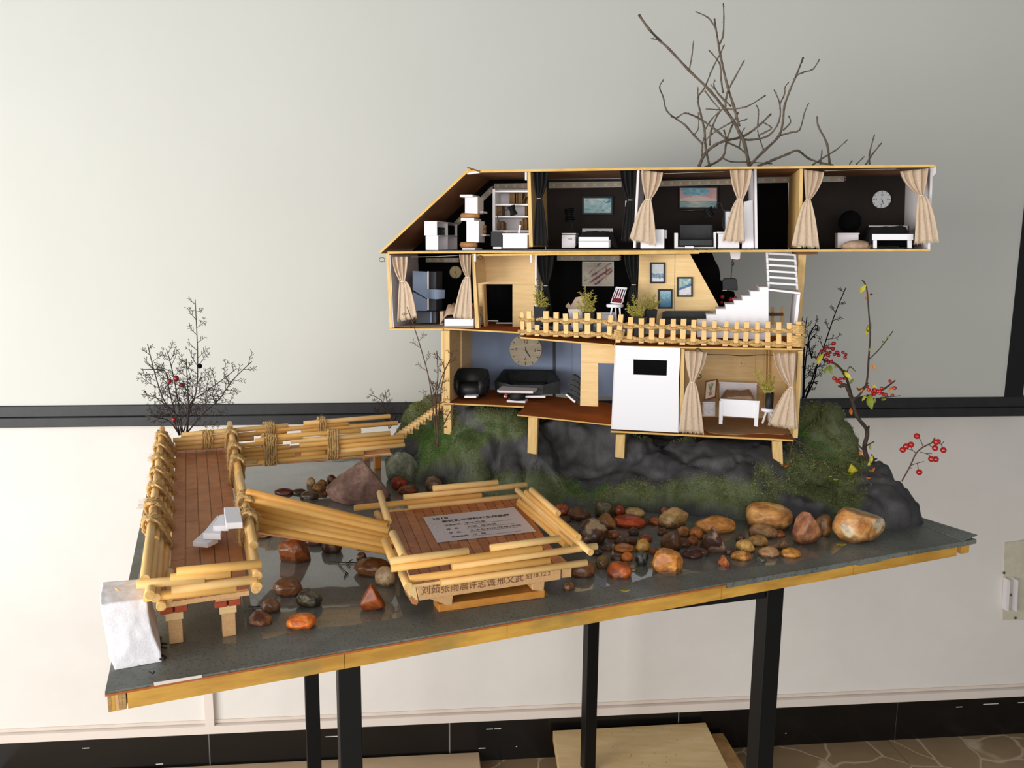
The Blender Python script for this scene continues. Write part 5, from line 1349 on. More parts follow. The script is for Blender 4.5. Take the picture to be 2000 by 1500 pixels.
fuzz(fz, 900, .006, br, random.Random(4))
# knots on the side rails
def sideknots(b0, b1, out, lean, ts, rs, seed):
    P_ = []
    d = (b1-b0).normalized(); L = (b1-b0).length
    for t in ts:
        c = lerp(b0, b1, t)+out*(.008+lean*1.7)+Zv*(.002+.0058*1.9*1.7)
        uu = (Zv+out*(lean/.011)).normalized(); oo = d.cross(uu).normalized()
        binding(c, d, uu, oo, .027, .0115, 3, .0029, br, wob=.0025, pitch=.0062)
        for k in range(9): P_.append(c+uu*(k-4)*.006-out*.008*(1 if rs.random() < .7 else -1))
        # rope crossing to the next
        binding(c+d*.022+uu*.012, (d+uu*.3).normalized(), uu, oo, .013, .010, 2, .0026, br, wob=.003, pitch=.007)
    fuzz(P_, 5200, .011, br, random.Random(seed), w=.00014)
sideknots(Anl, Afl, outL, .0055, [.24, .34, .46, .58, .70, .82, .94], rsb, 8)
sideknots(Anr, Afr, -outL, .001, [.20, .30, .60, .72, .88], rsb, 9)

# white foam steps on the bridge rail
ws = thing('foam_steps', 'four white foamboard slabs fanned like spiral steps over the bridge rail', 'steps', onz(420, 1060, ZD))
def slabpx(pts, z, th):
    return MB().prism([onz(x, y, z) for x, y in pts], -Zv*th).build('step_slab', m_white, ws, bev=.0008)
slabpx([(376, 1057), (405, 1060), (426, 1050), (414, 1030), (402, 1034)], ZD+.016, .008)
slabpx([(396, 1041), (431, 1043), (437, 1012), (424, 1006)], ZD+.026, .009)
slabpx([(416, 1027), (446, 1027), (449, 1007), (437, 1004), (429, 1005)], ZD+.034, .008)
slabpx([(437, 991), (468, 989), (474, 1020), (441, 1022)], ZD+.046, .009)

# hill staircase of small wooden steps
hs_ = thing('hill_steps', 'flight of small pale wooden block steps climbing the hill from bridge', 'steps', Bn1)
K = 15
s0_p = Bn1+bv*.05+bu*.0; z0s = ZD-.004; s1_p = Hp(857, 800, .05); 
for k in range(K):
    t = k/(K-1)
    px_, py_ = 778+(864-778)*t, 852+(790-852)*t
    p = ony(px_, py_, lerp(s0_p.y, s1_p.y+.04, t))
    d = (e1*.9-e2*.35).normalized(); q_ = Zv.cross(d)
    MB().cbox(p-Zv*.004, q_, d, .030, .013, .0085).build('step_block', m_dow3 if k % 3 else m_balsa, hs_, bev=.0003)
    if k and k % 2 == 0:
        MB().cbox(p-Zv*.0125, q_, d, .022, .010, .0083).build('under_block', m_dow3, hs_)

# ---- ramp of five dowels between bridge and platform
rp = thing('dowel_ramp', 'side rail of five long warm dowels running from bridge to platform', 'dowel rail', onz(620, 1040, BZ))
ra, rb_ = onz(486, 1035, ZD-.002), onz(760, 1077, BZ+.045)
rn = Zv.cross(rb_-ra); rn.z = 0; rn.normalize()
if rn.dot(fwd) < 0: rn = -rn
for k, q_ in enumerate([(482, 961, 757, 1027), (480, 974, 760, 1037), (486, 988, 760, 1049), (483, 1000, 768, 1058), (487, 1013, 764, 1068), (483, 1025, 758, 1076)]):
    pk_ = ra+rn*(.020-.004*k); dowel(onpl(q_[0], q_[1], pk_, rn), onpl(q_[2], q_[3], pk_, rn), .0062, rp, (m_dow2, m_dow, m_dow2)[k % 3])
MB().prism([ra+Zv*-.004+rn*.006, rb_-Zv*.002+rn*.006, rb_-Zv*.002+rn*.07, ra-Zv*.004+rn*.075], -Zv*.003).build('walkway', m_plank, rp)
post_ = MB().cbox(onz(478, 1052, BZ)+Zv*.0005, e1, e2, .012, .012, .05).build('support_block', m_brick, rp)
MB().cbox((lambda v: Vector((v.x, v.y, BZ+.0005)))(rb_+rn*.03), e1, e2, .014, .014, .040).build('support_block', m_beam, rp)

# ================================================================== PLATFORM
pf_ = thing('platform', 'square raised deck of narrow brown planks with stacked dowel rails', 'platform', onz(960, 1180, BZ))
fl0 = onz(858, 1196, BZ); 
ZP = BZ+.052
Pa, Pb = onz(806, 1139, ZP), onz(1100, 1099, ZP); Pc = onz(752, 1001, ZP); Pd = onz(1010, 972, ZP)
rsp = random.Random(21)
planks((Pa, Pb, Pc, Pd), 15, None, pf_, rsp, ZP, th=.002, m1=mat('deck_strip', (184, 114, 70), .55, col2=(158, 94, 56), scale=40), m2=mat('deck_strip_light', (200, 130, 84), .55, col2=(172, 106, 64), scale=40), lens=(.22, .5), gap=.0010)
MB().prism([p-Zv*.0023 for p in (Pa, Pb, Pd, Pc)], -Zv*.004).build('deck_base', m_balsa, pf_)
pu = (Pb-Pa).normalized(); pvv = Zv.cross(pu).normalized()
beam = MB().prism([onpl(x, y, Pa+pvv*.002, pvv) for x, y in ((813, 1143), (1096, 1106), (1095, 1132), (819, 1173.5))], pvv*.014).build('name_beam', m_beam, pf_, bev=.0006)
MB().prism([Pc+pu*.01-Zv*.0065, Pd-pu*.01-Zv*.0065, Pd-pu*.01-Zv*.03, Pc+pu*.01-Zv*.03], -pvv*.014).build('back_beam', m_beam, pf_)
for pts, m in (([(829, 1166), (885, 1160), (883, 1182), (872, 1182)], m_beam), ([(1040, 1137), (1064, 1134.5), (1062, 1155), (1040, 1153)], m_beam), ([(1098, 1106), (1117, 1104), (1116, 1127), (1097, 1129)], m_beam), ([(795, 1148), (812, 1146), (817, 1174), (800, 1166)], m_balsa), ([(800, 1160), (818, 1175), (815, 1182), (805, 1180)], m_plank)):
    MB().prism([onpl(x, y, Pa+pvv*.004, pvv) for x, y in pts], pvv*.04).build('foot_block', m, pf_, bev=.0005)
sk0 = onz(857, 1196, BZ+.0005); sk1 = onz(1064, 1167, BZ+.0005)
MB().box(sk0, sk1-sk0, pvv*.028, Zv*.011).build('sole_plank', m_wetw, pf_, bev=.0006)
for s in (.12, .85):
    c = lerp(Pc, Pd, s)-pvv*.02; c.z = BZ+.0005; MB().cbox(c, pu, pvv, .018, .018, .03).build('foot_block', m_beam, pf_)
# names written on the beam
ux_ = (onpl(1094, 1111, Pa, pvv)-onpl(813, 1147, Pa, pvv)); ux_.z = ux_.z; ux_.normalize(); uy_ = (Zv-ux_*ux_.dot(Zv)).normalized()
for s_, x, y, sz in (('刘茹', 822, 1161, .0135), ('.张雨晨', 856, 1158, .0135), ('许志诚', 914, 1150, .0135), ('邢文武', 970, 1141.5, .0135), ('刻', 1026, 1131, .010), ('18.12.2', 1040, 1128, .0095)):
    text(s_, onpl(x, y, Pa+pvv*.0014, pvv), ux_, uy_, sz, m_inkb, 'burnt_writing', pf_)
# rails
PR = .0050
dpl([(762, 1097, 915, 1076), (958, 1070.5, 1094, 1052), (764, 1110, 1057, 1070.5), (883, 1107, 1166, 1067), (799, 1131, 1073, 1094), (860, 1138, 1146, 1099)], Pa-pvv*.004, pvv, PR, pf_, (m_dow3, m_dow), off=0)
dpl([(845.6, 954, 972, 942), (788, 971.5, 1028, 947), (692, 992, 940, 967), (797, 991, 1018, 969), (760, 1002, 972, 984)], Pc+pvv*.004, pvv, PR, pf_, (m_dow, m_dow3))
sn = (Pd-Pb).cross(Zv).normalized()
if sn.dot(pu) > 0: sn = sn
rail_r = [(1038, 957, 1090, 1003), (1028, 961.5, 1130, 1050), (1010, 957, 1154, 1079), (1015, 978, 1123, 1065), (1024, 972, 1098, 1036), (1013, 984, 1106, 1066)]
for k, (x0, y0, x1, y1) in enumerate(rail_r):
    zz = ZP+(.044, .034, .024, .012, .018, .003)[k]
    dowel(onz(x0, y0, zz), onz(x1, y1, zz), PR, pf_, (m_dow3, m_dow)[k % 2])
for k, (x0, y0, x1, y1, h0) in enumerate(((742, 963, 758, 1019, .030), (736, 1003, 750, 1022, .012), (767, 1042, 789, 1088, .030), (752, 1056, 767, 1093, .022), (785, 1119, 797, 1146, .004))):
    dowel(onz(x0, y0, ZP+h0), onz(x1, y1, ZP+h0), .0058, pf_, (m_dow3, m_dow)[k % 2])

# paper card
cz = ZP+.0012
cdq = [onz(826, 1010, cz), onz(1004, 990.5, cz), onz(1047, 1037.5, cz), onz(854, 1059.5, cz)]
pc = thing('exhibit_card', 'pale paper exhibition card with printed and handwritten Chinese lines lying on platform', 'card', sum(cdq, Vector())/4)
MB().prism(cdq, -Zv*.0004).build('paper', m_card, pc)
X = cdq[2]-cdq[3]; Y = cdq[0]-cdq[3]; O = cdq[3]+Zv*.00025
def ctext(s_, u, v, size, m=m_ink, name='printed_line', bold=.0):
    text(s_, O+X*u+Y*v, X.normalized(), Y.normalized(), size, m, name, pc, off=bold)
W_ = X.length; H_ = Y.length
ctext('2018', .075, .83, H_*.11, bold=.02)
ctext('安徽新华学院师生作品展', .16, .70, W_*.066, bold=.03)
for i, (a, b) in enumerate((('作品名称:', '半水初居'), ('姓   名:', '刘茹  张雨晨'), ('学   院:', '艺术与科技(环境)学院'), ('指导教师:', '江  艳'))):
    v = .555-.15*i
    ctext(a, .16, v, W_*.042, bold=.015); ctext(b, .37, v, W_*.056, m_ink, 'handwriting')
    MB().prism([O+X*.36+Y*(v-.035), O+X*.86+Y*(v-.035), O+X*.86+Y*(v-.030), O+X*.36+Y*(v-.030)], Zv*.0001).build('ruled_line', m_inkb, pc)
for k in range(16):
    rs = random.Random(k); MB().lathe(O+X*rs.uniform(.02, .11)+Y*rs.uniform(.3, .95)-Zv*.0001, [(.002, 0), (.002, .0001)], 8).build('dot', m_dot, pc)

# foam cube
fc = [onz(225, 1310, BZ), onz(316, 1294, BZ), onz(310, 1225, BZ), onz(222, 1240, BZ)]
b = MB(); N_ = 14
hgt = .082
c0, c1 = onz(225, 1308, BZ+.0005), onz(316, 1292, BZ+.0005); fu = (c1-c0); fv = Zv.cross(fu).normalized()*.075
vs = []
def fp(u, v, w):
    p = c0+fu*u+fv*v+Zv*hgt*w
    p += -fu*.16*w*(1-abs(u-.5)*0)*(1)*.9*w*0
    p += -fu.normalized()*(.012*w)
    k_ = 1-.10*sin(pi*w)*(u-.5)*2*0
    n_ = Vector((noise.noise(p*90), noise.noise(p*90+Vector((9, 0, 0))), noise.noise(p*90+Vector((0, 9, 0)))))*.0009
    n2 = Vector((noise.noise(p*18), noise.noise(p*18+Vector((9, 0, 0))), noise.noise(p*18+Vector((0, 9, 0)))*.6))*.006
    return p+(n_+n2)*(min(1, w*4+.1))
def facegrid(fn, n=26):
    g = [fn(i/n, j/n) for j in range(n+1) for i in range(n+1)]; m_ = n+1
    b.add(g, [(j*m_+i, j*m_+i+1, (j+1)*m_+i+1, (j+1)*m_+i) for j in range(n) for i in range(n)], True)
facegrid(lambda s, t: fp(s, 0, t)); facegrid(lambda s, t: fp(s, 1, t)); facegrid(lambda s, t: fp(0, s, t)); facegrid(lambda s, t: fp(1, s, t)); facegrid(lambda s, t: fp(s, t, 1)); facegrid(lambda s, t: fp(s, t, 0), 2)
fb = thing('foam_block', 'rough white polystyrene foam block standing at near left corner of board', 'foam block', c0)
b.build('foam', m_foam, fb)
tpt = fp(.45, .45, 1)
MB().tube([tpt-Zv*.002, tpt+Zv*.004-fu.normalized()*.006], .0011, 6).build('broken_twig', m_balsa, fb)

# ================================================================== STONES
def stone(cx, cy, w, h, cA, cB, label, shape='round', seed=None, wet=True, zb=None, up=None, cat='stone', patch=None, hard=0, hpl=None):
    """pixel ellipse -> boulder standing on the board"""
    sd = seed if seed is not None else int(cx*7+cy*13)
    rs = random.Random(sd)
    base = onz(cx, cy+h*.44, BZ if zb is None else zb)
    if zb is None and hpl is None:
        pass
    D = (base-CAMP).dot(fwd); W = w/F*D; el = .42
    dep = W*(.72 if shape != 'flat' else .8)
    Hh = max(.36*W, (h/F*D*1.16-dep*el*.5)/.92)
    if hpl: Hh *= hpl
    dirx = Vector((1, 0, 0))*cos(rs.uniform(-.25, .25)); dirx = Vector((1, rs.uniform(-.3, .3), 0)).normalized(); diry = Zv.cross(dirx)
    bm = bmesh.new(); bmesh.ops.create_icosphere(bm, subdivisions=5 if w > 55 else 4, radius=1)
    off = Vector((sd*.37 % 50, sd*.11 % 50, 3))
    planes = []
    npl = {'round': 2, 'block': 8, 'wedge': 8, 'flat': 3, 'rough': 5, 'pyramid': 6}[shape]
    for _ in range(npl):
        n_ = Vector((rs.gauss(0, 1), rs.gauss(0, 1), rs.gauss(0, .8))).normalized(); planes.append((n_, rs.uniform(.62, .85) if shape in ('block', 'wedge', 'rough') else rs.uniform(.8, .95)))
    if shape == 'pyramid':
        planes = [(Vector((-.62, -.1, .78)).normalized(), .42), (Vector((.80, .1, .55)).normalized(), .45), (Vector((-.1, -.75, .60)).normalized(), .50), (Vector((-.3, .7, .5)).normalized(), .6), (Vector((.5, -.7, .3)).normalized(), .62)]
    if shape == 'wedge':
        for a in (-1, 1):
            planes.append((Vector((a*.78, rs.uniform(-.3, .3), .55)).normalized(), .50))
    vs = []
    for v in bm.verts:
        p = v.co.copy(); r_ = 1+.16*noise.noise(p*1.1+off)+.07*noise.noise(p*2.6+off)
        if shape == 'rough': r_ += .06*noise.noise(p*6+off)
        p *= r_
        for n_, d_ in planes:
            e_ = p.dot(n_)-d_
            if e_ > 0: p -= n_*e_*(.92 if shape in ('block', 'wedge', 'pyramid') else .8)
        p += p.normalized()*.02*noise.noise(p*9+off)
        if p.z < -.62: p.z = -.62-(p.z+.62)*-.1
        vs.append(p)
    mn = [min(p[i] for p in vs) for i in range(3)]; mx = [max(p[i] for p in vs) for i in range(3)]
    out = []
    for p in vs:
        q = [(p[i]-mn[i])/(mx[i]-mn[i]) for i in range(3)]
        if shape == 'wedge': pass
        out.append(base+diry*dep*.42+dirx*(q[0]-.5)*W+diry*(q[1]-.5)*dep+Zv*(q[2]*Hh-.001))
    b = MB(); 
    fs = [tuple(v.index for v in f.verts) for f in bm.faces]; bm.free()
    b.add(out, fs, shape not in ('block', 'wedge') or True)
    pc_ = patch
    b.vc = []
    for c, oo in zip(vs, out):
        t = .5+noise.noise(c*1.6+off)*1.1+noise.noise(c*5+off)*.5+noise.noise(c*14+off)*.3
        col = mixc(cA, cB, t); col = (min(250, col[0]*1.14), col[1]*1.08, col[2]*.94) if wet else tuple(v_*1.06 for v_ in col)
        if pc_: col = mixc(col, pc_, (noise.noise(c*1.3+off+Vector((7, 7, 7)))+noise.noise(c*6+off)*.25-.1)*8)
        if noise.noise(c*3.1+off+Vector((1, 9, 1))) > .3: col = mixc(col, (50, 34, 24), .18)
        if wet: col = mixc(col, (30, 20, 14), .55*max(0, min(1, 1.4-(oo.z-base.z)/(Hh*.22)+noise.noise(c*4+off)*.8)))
        b.vc.append(col)
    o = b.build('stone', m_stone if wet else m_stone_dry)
    return tag(o, label, 'stone')
BR, OR, TN, GR, RD, DK, YL, PK = (120, 72, 42), (190, 104, 40), (170, 128, 84), (112, 108, 98), (150, 62, 30), (62, 42, 30), (196, 146, 62), (146, 112, 98)
S = [
 (572,1082,62,48,BR,(136,72,34),'square-topped wet brown stone standing alone left of the pond centre','block',1),
 (648,1068,42,32,(84,44,28),DK,'round dark red-brown pebble just below the dowel ramp','round',1),
 (606,1056,50,26,DK,(84,46,26),'dark brown stone half hidden under the dowel ramp','round',1),
 (720,1113,78,38,(116,76,44),(92,58,32),'long smooth brown stone beside the pale cracked pebble','round',1),
 (706,1088,20,16,BR,DK,'tiny brown stone behind the long smooth brown one','round',1),
 (748,1131,42,38,(168,146,118),(142,118,92),'pale beige cracked pebble at left foot of platform','round',1),
 (557,1152,60,36,(112,72,46),(96,62,40),'smooth oval brown stone in front of the square-topped one','round',1),
 (602,1174,52,36,(98,92,76),(30,30,26),'grey-topped stone with black mossy base','rough',1),
 (527,1187,38,28,(116,84,62),(92,62,44),'small grey-brown rounded stone behind the dark crusty one','round',1),
 (509,1212,45,28,(76,44,26),(130,82,44),'dark crusty brown stone near the right bridge post','rough',1),
 (587,1218,58,32,(206,120,36),(176,84,22),'bright orange stone nearest the front edge of the board','round',1),
 (728,1175,50,52,(150,80,36),(118,56,26),'orange-brown triangular stone leaning left of the platform','wedge',1),
 (508,1046,42,16,(150,112,48),(96,64,30),'flat yellow-brown slab beside the foam steps','flat',1),
 (570,1046,40,16,(128,122,104),(92,88,74),'flat grey pebble under the dowel ramp','flat',1),
 (700,952,126,80,(150,118,104),(118,88,76),'largest pinkish-brown pyramid boulder behind the dowel ramp','pyramid',0),
 (776,919,66,56,(122,124,104),(88,92,74),'grey-green weathered rock beside the bridge end post','block',0),
 (781,947,34,26,(170,66,28),(110,36,16),'shiny red-brown wet stone below the grey-green rock','rough',1),
 (798,958,40,20,(122,66,36),(90,48,28),'low red-brown stone right of the shiny red one','flat',1),
 (843,948,36,28,(122,94,62),(70,52,38),'brown pebble with a dark split behind the back platform rail','round',1),
 (606,943,18,17,(160,136,98),(140,116,80),'small beige ball pebble at the back left of the pile','round',1),
 (629,944,20,13,(150,108,52),(120,84,40),'small yellow-brown pebble right of the beige ball','round',1),
 (621,954,28,18,(150,106,48),(110,76,36),'golden oval pebble in front of the beige ball','round',1),
 (645,938,20,17,(118,62,36),(90,46,28),'small red-brown ball pebble at the back of the pile','round',1),
 (673,934,34,18,(126,92,58),(96,68,42),'brown oval pebble behind the pyramid boulder','round',1),
 (650,949,24,12,(124,84,56),(90,60,40),'low brown pebble touching left side of the pyramid boulder','flat',1),
 (599,969,36,17,(84,66,50),(60,46,36),'dark grey-brown pebble just behind the ramp dowels','round',1),
 (580,962,30,12,(66,46,34),(50,34,26),'thin dark flat pebble left of the grey-brown one','flat',1),
 (549,962,36,14,(98,44,28),(70,34,22),'dark red flat pebble, leftmost behind the ramp','flat',1),
 (634,965,12,10,(150,78,44),(120,60,34),'tiny orange-red chip before the pyramid boulder','round',1),
 (1096,998,32,22,(176,84,36),(130,56,24),'orange-red stone next to the right platform rail at hill foot','round',1),
 (1129,1007,46,28,(110,74,46),(70,46,30),'pitted brown stone right of the platform rail at hill foot','rough',1),
 (1180,998,42,32,(84,78,48),(60,54,34),'dark olive upright slab at the hill foot','block',1),
 (1211,1001,22,22,(146,58,26),(110,42,20),'small red stone beside the pale pebble at hill foot','round',1),
 (1238.5,1003,40,20,(186,160,118),(160,134,92),'pale cream pebble lying on the red slab stone','round',1),
 (1228,1022,64,24,(184,76,28),(140,54,20),'long glossy orange-red stone under the pale cream pebble','flat',1),
 (1180,1022,42,32,(156,112,66),(122,84,48),'tan wedge stone leaning between platform and red slab','wedge',1),
 (1281,1020,32,17,(160,84,38),(120,60,26),'small orange-brown flat pebble left of tan block','flat',1),
 (1321,1016,58,40,(176,146,104),(142,116,80),'tan angular block at hill foot left of the long orange stone','block',1),
 (1398,1029,80,34,(206,150,84),(176,116,56),'long smooth orange-tan stone at the hill foot','round',1),
 (1163,1045,62,48,(92,62,40),(60,40,28),'large round dark stone with a pale rim beside right platform rail','round',1,(176,148,110)),
 (1338,1040,30,20,(168,118,66),(120,76,40),'small orange-brown stone in front of the tan block','round',1),
 (1360,1044,28,24,(190,130,60),(140,70,30),'yellow-red wet pebble left of the pink-patched stone','round',1),
 (1392,1062,52,50,(74,50,40),(56,36,28),'dark angular stone with a bare pink patch','wedge',1,(176,140,122)),
 (1258,1069,30,25,(214,172,82),(180,136,58),'yellow veined pebble in the middle of the stone bed','round',1),
 (1263,1053,26,16,(150,72,36),(120,54,28),'red-brown pebble just behind the yellow veined one','round',1),
 (1220,1075,42,14,(190,122,52),(150,90,36),'flat orange slab stone left of the yellow veined pebble','flat',1),
 (1227,1090,25,18,(206,118,42),(170,88,28),'small bright orange pebble below the flat orange slab','round',1),
 (1255,1094,26,28,(88,90,88),(24,26,26),'grey stone with a black wet foot','rough',1),
 (1310,1062,42,42,(98,66,42),(66,44,28),'dark brown blocky stone behind the big golden one','block',1),
 (1307,1102,62,44,(206,150,76),(176,110,46),'big golden ribbed stone nearest the table edge','block',1),
 (1143,1115,50,34,(122,80,44),(84,52,28),'round brown stone beside the right end of the name beam','round',1),
 (1211,1118,50,32,(180,92,36),(120,56,22),'glossy orange-red stone shaped like a shell','rough',1),
 (1177,1101,28,26,(110,88,50),(80,60,34),'olive-brown stone between the two round front stones','round',1),
 (1113,1147,25,18,(128,88,54),(80,52,34),'small crusty brown stone in front of the platform corner','rough',1),
 (1354,1084,40,20,(76,36,26),(52,28,22),'dark red low stone right of the golden ribbed one','flat',1),
 (1336,1063,26,16,(112,72,44),(84,52,32),'small brown stone between the blocky and pink-patched stones','round',1),
 (1416,1100,24,22,(186,112,56),(120,60,30),'small orange tilted pebble alone near the table edge','wedge',1),
 (1450,1088,40,20,(206,156,84),(130,78,34),'golden oval pebble with dark rim','round',1),
 (1461,1070,38,26,(204,168,104),(170,132,74),'yellow lumpy pebble behind the golden oval one','rough',1),
 (1504,1014,88,50,(198,158,108),(166,116,64),'big rounded tan stone against the hill on right','round',1),
 (1494,1041,54,28,(160,128,98),(126,92,66),'pinkish angular stone in front of the big rounded tan one','block',1),
 (1482,1059,42,22,(176,142,86),(140,104,58),'yellow-brown layered pebble in front of the pinkish stone','round',1),
 (1506,1081,44,22,(176,140,112),(150,112,84),'pinkish smooth pebble at the right front of the bed','round',1),
 (1547.5,1083,38,20,(200,148,72),(160,104,42),'orange pebble beside the pinkish smooth one','round',1),
 (1581,1040,54,60,(160,112,80),(106,62,40),'tall triangular brown stone at right of the bed','wedge',1),
 (1612,1032,36,40,(140,104,62),(96,66,38),'brown stone hidden behind the tall triangular one','round',1),
 (1684,1036,104,64,(196,152,104),(164,112,62),'large tan stone with a white quartz face, far right','block',1,(216,196,160)),
 (1531,1066,24,22,(120,92,46),(90,64,30),'pointed olive chip behind the orange pebble','wedge',1),
 (1489,1094,20,12,(88,88,86),(50,50,48),'small grey chip below the pinkish smooth pebble','block',1),
 (1211,1058,26,14,(84,50,32),(60,38,26),'dark brown pebble under the long orange-red stone','flat',1),
 (1146,1024,24,16,(90,58,38),(60,40,28),'dark brown stone wedged under the platform rail end','round',1),
 (1560,1022,16,16,(150,70,40),(110,50,30),'tiny red-brown stone left of the tall triangular one','round',1),
 (668,884,22,9,(128,88,52),(96,66,40),'small brown stone in water under the far end of bridge','flat',1),
]
FILL = [(1152, 1018, 'behind the large pale-rimmed stone'), (1196, 1046, 'under the long orange-red stone, left'), (1240, 1040, 'between red slab and yellow veined pebble'), (1296, 1040, 'in front of the orange-brown flat pebble'), (1280, 1078, 'left of the big golden ribbed stone'), (1204, 1090, 'left of the bright orange pebble'), (1186, 1072, 'right of the large pale-rimmed stone'), (1352, 1058, 'left of the yellow-red wet pebble foot'), (1428, 1078, 'left of the golden oval pebble'), (1446, 1052, 'behind the yellow lumpy pebble'), (1525, 1044, 'right of the pinkish angular stone'), (1166, 1080, 'above the olive-brown stone'), (1104, 1016, 'left of the pitted stone at hill foot'), (1300, 1000, 'behind the tan angular block'), (1372, 1080, 'in front of the pink-patched stone'), (1232, 1058, 'touching the dark brown pebble'), (1474, 1040, 'left of the pinkish angular stone'), (1260, 1020, 'right end of the long orange-red stone')]
for k, (x_, y_, w_) in enumerate(FILL):
    c_ = [((104, 66, 40), (72, 46, 30)), ((150, 86, 42), (110, 60, 30)), ((84, 62, 46), (60, 44, 32))][k % 3]
    S.append((x_, y_, 18+(k*7) % 9, 12+(k*5) % 6, c_[0], c_[1], ('small brown filler pebble ', 'small rusty pebble ', 'small dark pebble ')[k % 3]+w_, 'round', 1))
for k, s_ in enumerate(S):
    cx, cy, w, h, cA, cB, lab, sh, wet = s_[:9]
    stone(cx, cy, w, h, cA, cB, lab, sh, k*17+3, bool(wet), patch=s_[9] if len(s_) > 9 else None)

# ================================================================== LEAVES
def leaf(label, cx, cy, L, ang, m, on='board', curl=.25, w=.42):
    if on == 'board': p = onz(cx, cy, BZ+.0035); n_ = Zv.copy()
    else:
        p, n_ = onhill(cx, cy)
        if p is None: return
        n_ = (n_+Zv).normalized() if n_.z > 0 else Zv.copy(); p = p+n_*.005
    X = Vector((cos(ang), sin(ang), 0)); X = (X-n_*X.dot(n_)).normalized(); Y = n_.cross(X)
    r_ = L/F*(p-CAMP).dot(fwd); vs = []; N = 8
    for i in range(N+1):
        t = i/N; hw = r_*w*sin(pi*t)**.8*.5
        for s in (-1, 0, 1): vs.append(p+X*(t-.5)*r_+Y*hw*s+n_*((t-.5)**2*r_*curl*2+abs(s)*hw*.3))
    b = MB(); b.add(vs, [(i*3+j, i*3+j+1, (i+1)*3+j+1, (i+1)*3+j) for i in range(N) for j in range(2)], True)
    o = b.build('fallen_leaf', m); md = o.modifiers.new('t', 'SOLIDIFY'); md.thickness = .0003
    return tag(o, label, 'leaf')
leaf('yellow leaf lying on bare board in front of the shell-shaped stone', 1221, 1155, 22, .1, m_leafy)
leaf('olive leaf behind the shell-shaped orange stone', 1236, 1112, 20, -.2, m_leafg)
leaf('yellow leaf standing beside the pink-patched stone', 1359, 1058, 15, .4, m_leafy)
leaf('pale leaf between the yellow pebble and the blocky stone', 1281, 1060, 10, .9, m_leafg)
leaf('lower pale leaf right of the yellow veined pebble', 1286, 1072, 9, .2, m_leafy)
leaf('small leaf tip beside the grey black-footed stone', 1272, 1099, 9, 1.0, m_leafy)
leaf('narrow yellow leaf in front of the large quartz-faced stone', 1643, 1065, 21, .0, m_leafy)
leaf('tiny yellow leaf fragment in water below the mossy-based stone', 646, 1182, 9, .6, m_leafg)
leaf('green leaf showing under the right end of the dowel ramp', 710, 1069, 30, -.2, m_leafg)
leaf('upright green leaf between the two large right stones', 1606, 998, 26, 1.7, m_leafg, curl=.9)
leaf('green leaf on top of the large quartz-faced stone', 1648, 1005, 20, .2, m_leafg)
leaf('bright yellow-green leaf lying on the mossy hill at right', 1668, 928, 24, 1.4, m_leafy, 'hill', 1.2, .8)
leaf('long curled olive leaf on mossy hill at right', 1655, 932, 28, .1, m_leafg, 'hill', .6)
leaf('orange leaf at the foot of the leafy branch', 1700, 925, 18, .5, m_leafo, 'hill', .8)
leaf('small orange leaf below the leafy branch foot', 1699, 938, 12, -.8, m_leafo, 'hill')
leaf('narrow yellow leaf on the hill left of the bright one', 1635, 942, 16, -1.0, m_leafy, 'hill')
leaf('tiny pale leaf on the hill, furthest left', 1622, 935, 7, 0, m_leafy, 'hill')
leaf('orange leaf at foot of the far right house stilt', 1530, 915, 18, .3, m_leafo, 'hill', .6)
tag(MB().sphere(onz(1638, 1012, BZ+.018), .0050, 12, 8).build('red_berry', m_red), 'red berry lying between the leaves beside the quartz-faced stone', 'berry')
tag(MB().sphere(ony(1628, 840, 1.70), .0045, 12, 8).build('red_berry', m_red), 'red berry on the right shoulder of the mossy hill', 'berry')

# ================================================================== TWIGS
def catm(P, k=4):
    Q = []
    for i in range(len(P)-1):
        p0 = P[max(i-1, 0)]; p1 = P[i]; p2 = P[i+1]; p3 = P[min(i+2, len(P)-1)]
        for j in range(k):
            t = j/k; Q.append(.5*((2*p1)+(-p0+p2)*t+(2*p0-5*p1+4*p2-p3)*t*t+(-p0+3*p1-3*p2+p3)*t**3))
    return Q+[P[-1]]
VN = Vector((0, 1, 0))
def branchlets(b, pts, rs, L0, n, r, fan=.8, depth=2, tipb=None, side=None):
    tot = len(pts)
    for k in range(n):
        t = .18+.80*(k+rs.random()*.5)/n; i = min(tot-2, int(t*(tot-1))); p = pts[i]; d = (pts[i+1]-pts[i]).normalized()
        s = (1 if k % 2 else -1)
        perp = d.cross(VN).normalized()*s
        dr_ = (d*rs.uniform(.6, 1.0)+perp*rs.uniform(.5, 1.0)+VN*rs.uniform(-.5, .5)).normalized()
        L = L0*(1.15-t*.75)*rs.uniform(.7, 1.2); e = p+dr_*L; m_ = p+dr_*L*.5+perp*L*.06
        q = [p, m_, e]; b.tube(q, [r, r*.85, r*.7], 4)
        if depth > 0:
            for u in (.45, .7, .95):
                for s2 in (-1, 1):
                    if rs.random() < .8:
                        p2 = lerp(p, e, u); pp_ = dr_.cross(VN).normalized()*s2
                        d2 = (dr_*.9+pp_*rs.uniform(.5, .9)+VN*rs.uniform(-.4, .4)).normalized(); l2 = L*.30*rs.uniform(.6, 1.1)
                        e2_ = p2+d2*l2; b.tube([p2, e2_], [r*.75, r*.7], 4)
                        b.sphere(e2_, r*1.25, 5, 3)
                        if depth > 1 and l2 > .008:
                            for s3 in (-1, 1):
                                e3 = lerp(p2, e2_, .6)+(d2+d2.cross(VN)*s3*.8).normalized()*l2*.5; b.tube([lerp(p2, e2_, .6), e3], r*.65, 4); b.sphere(e3, r*1.1, 5, 3)
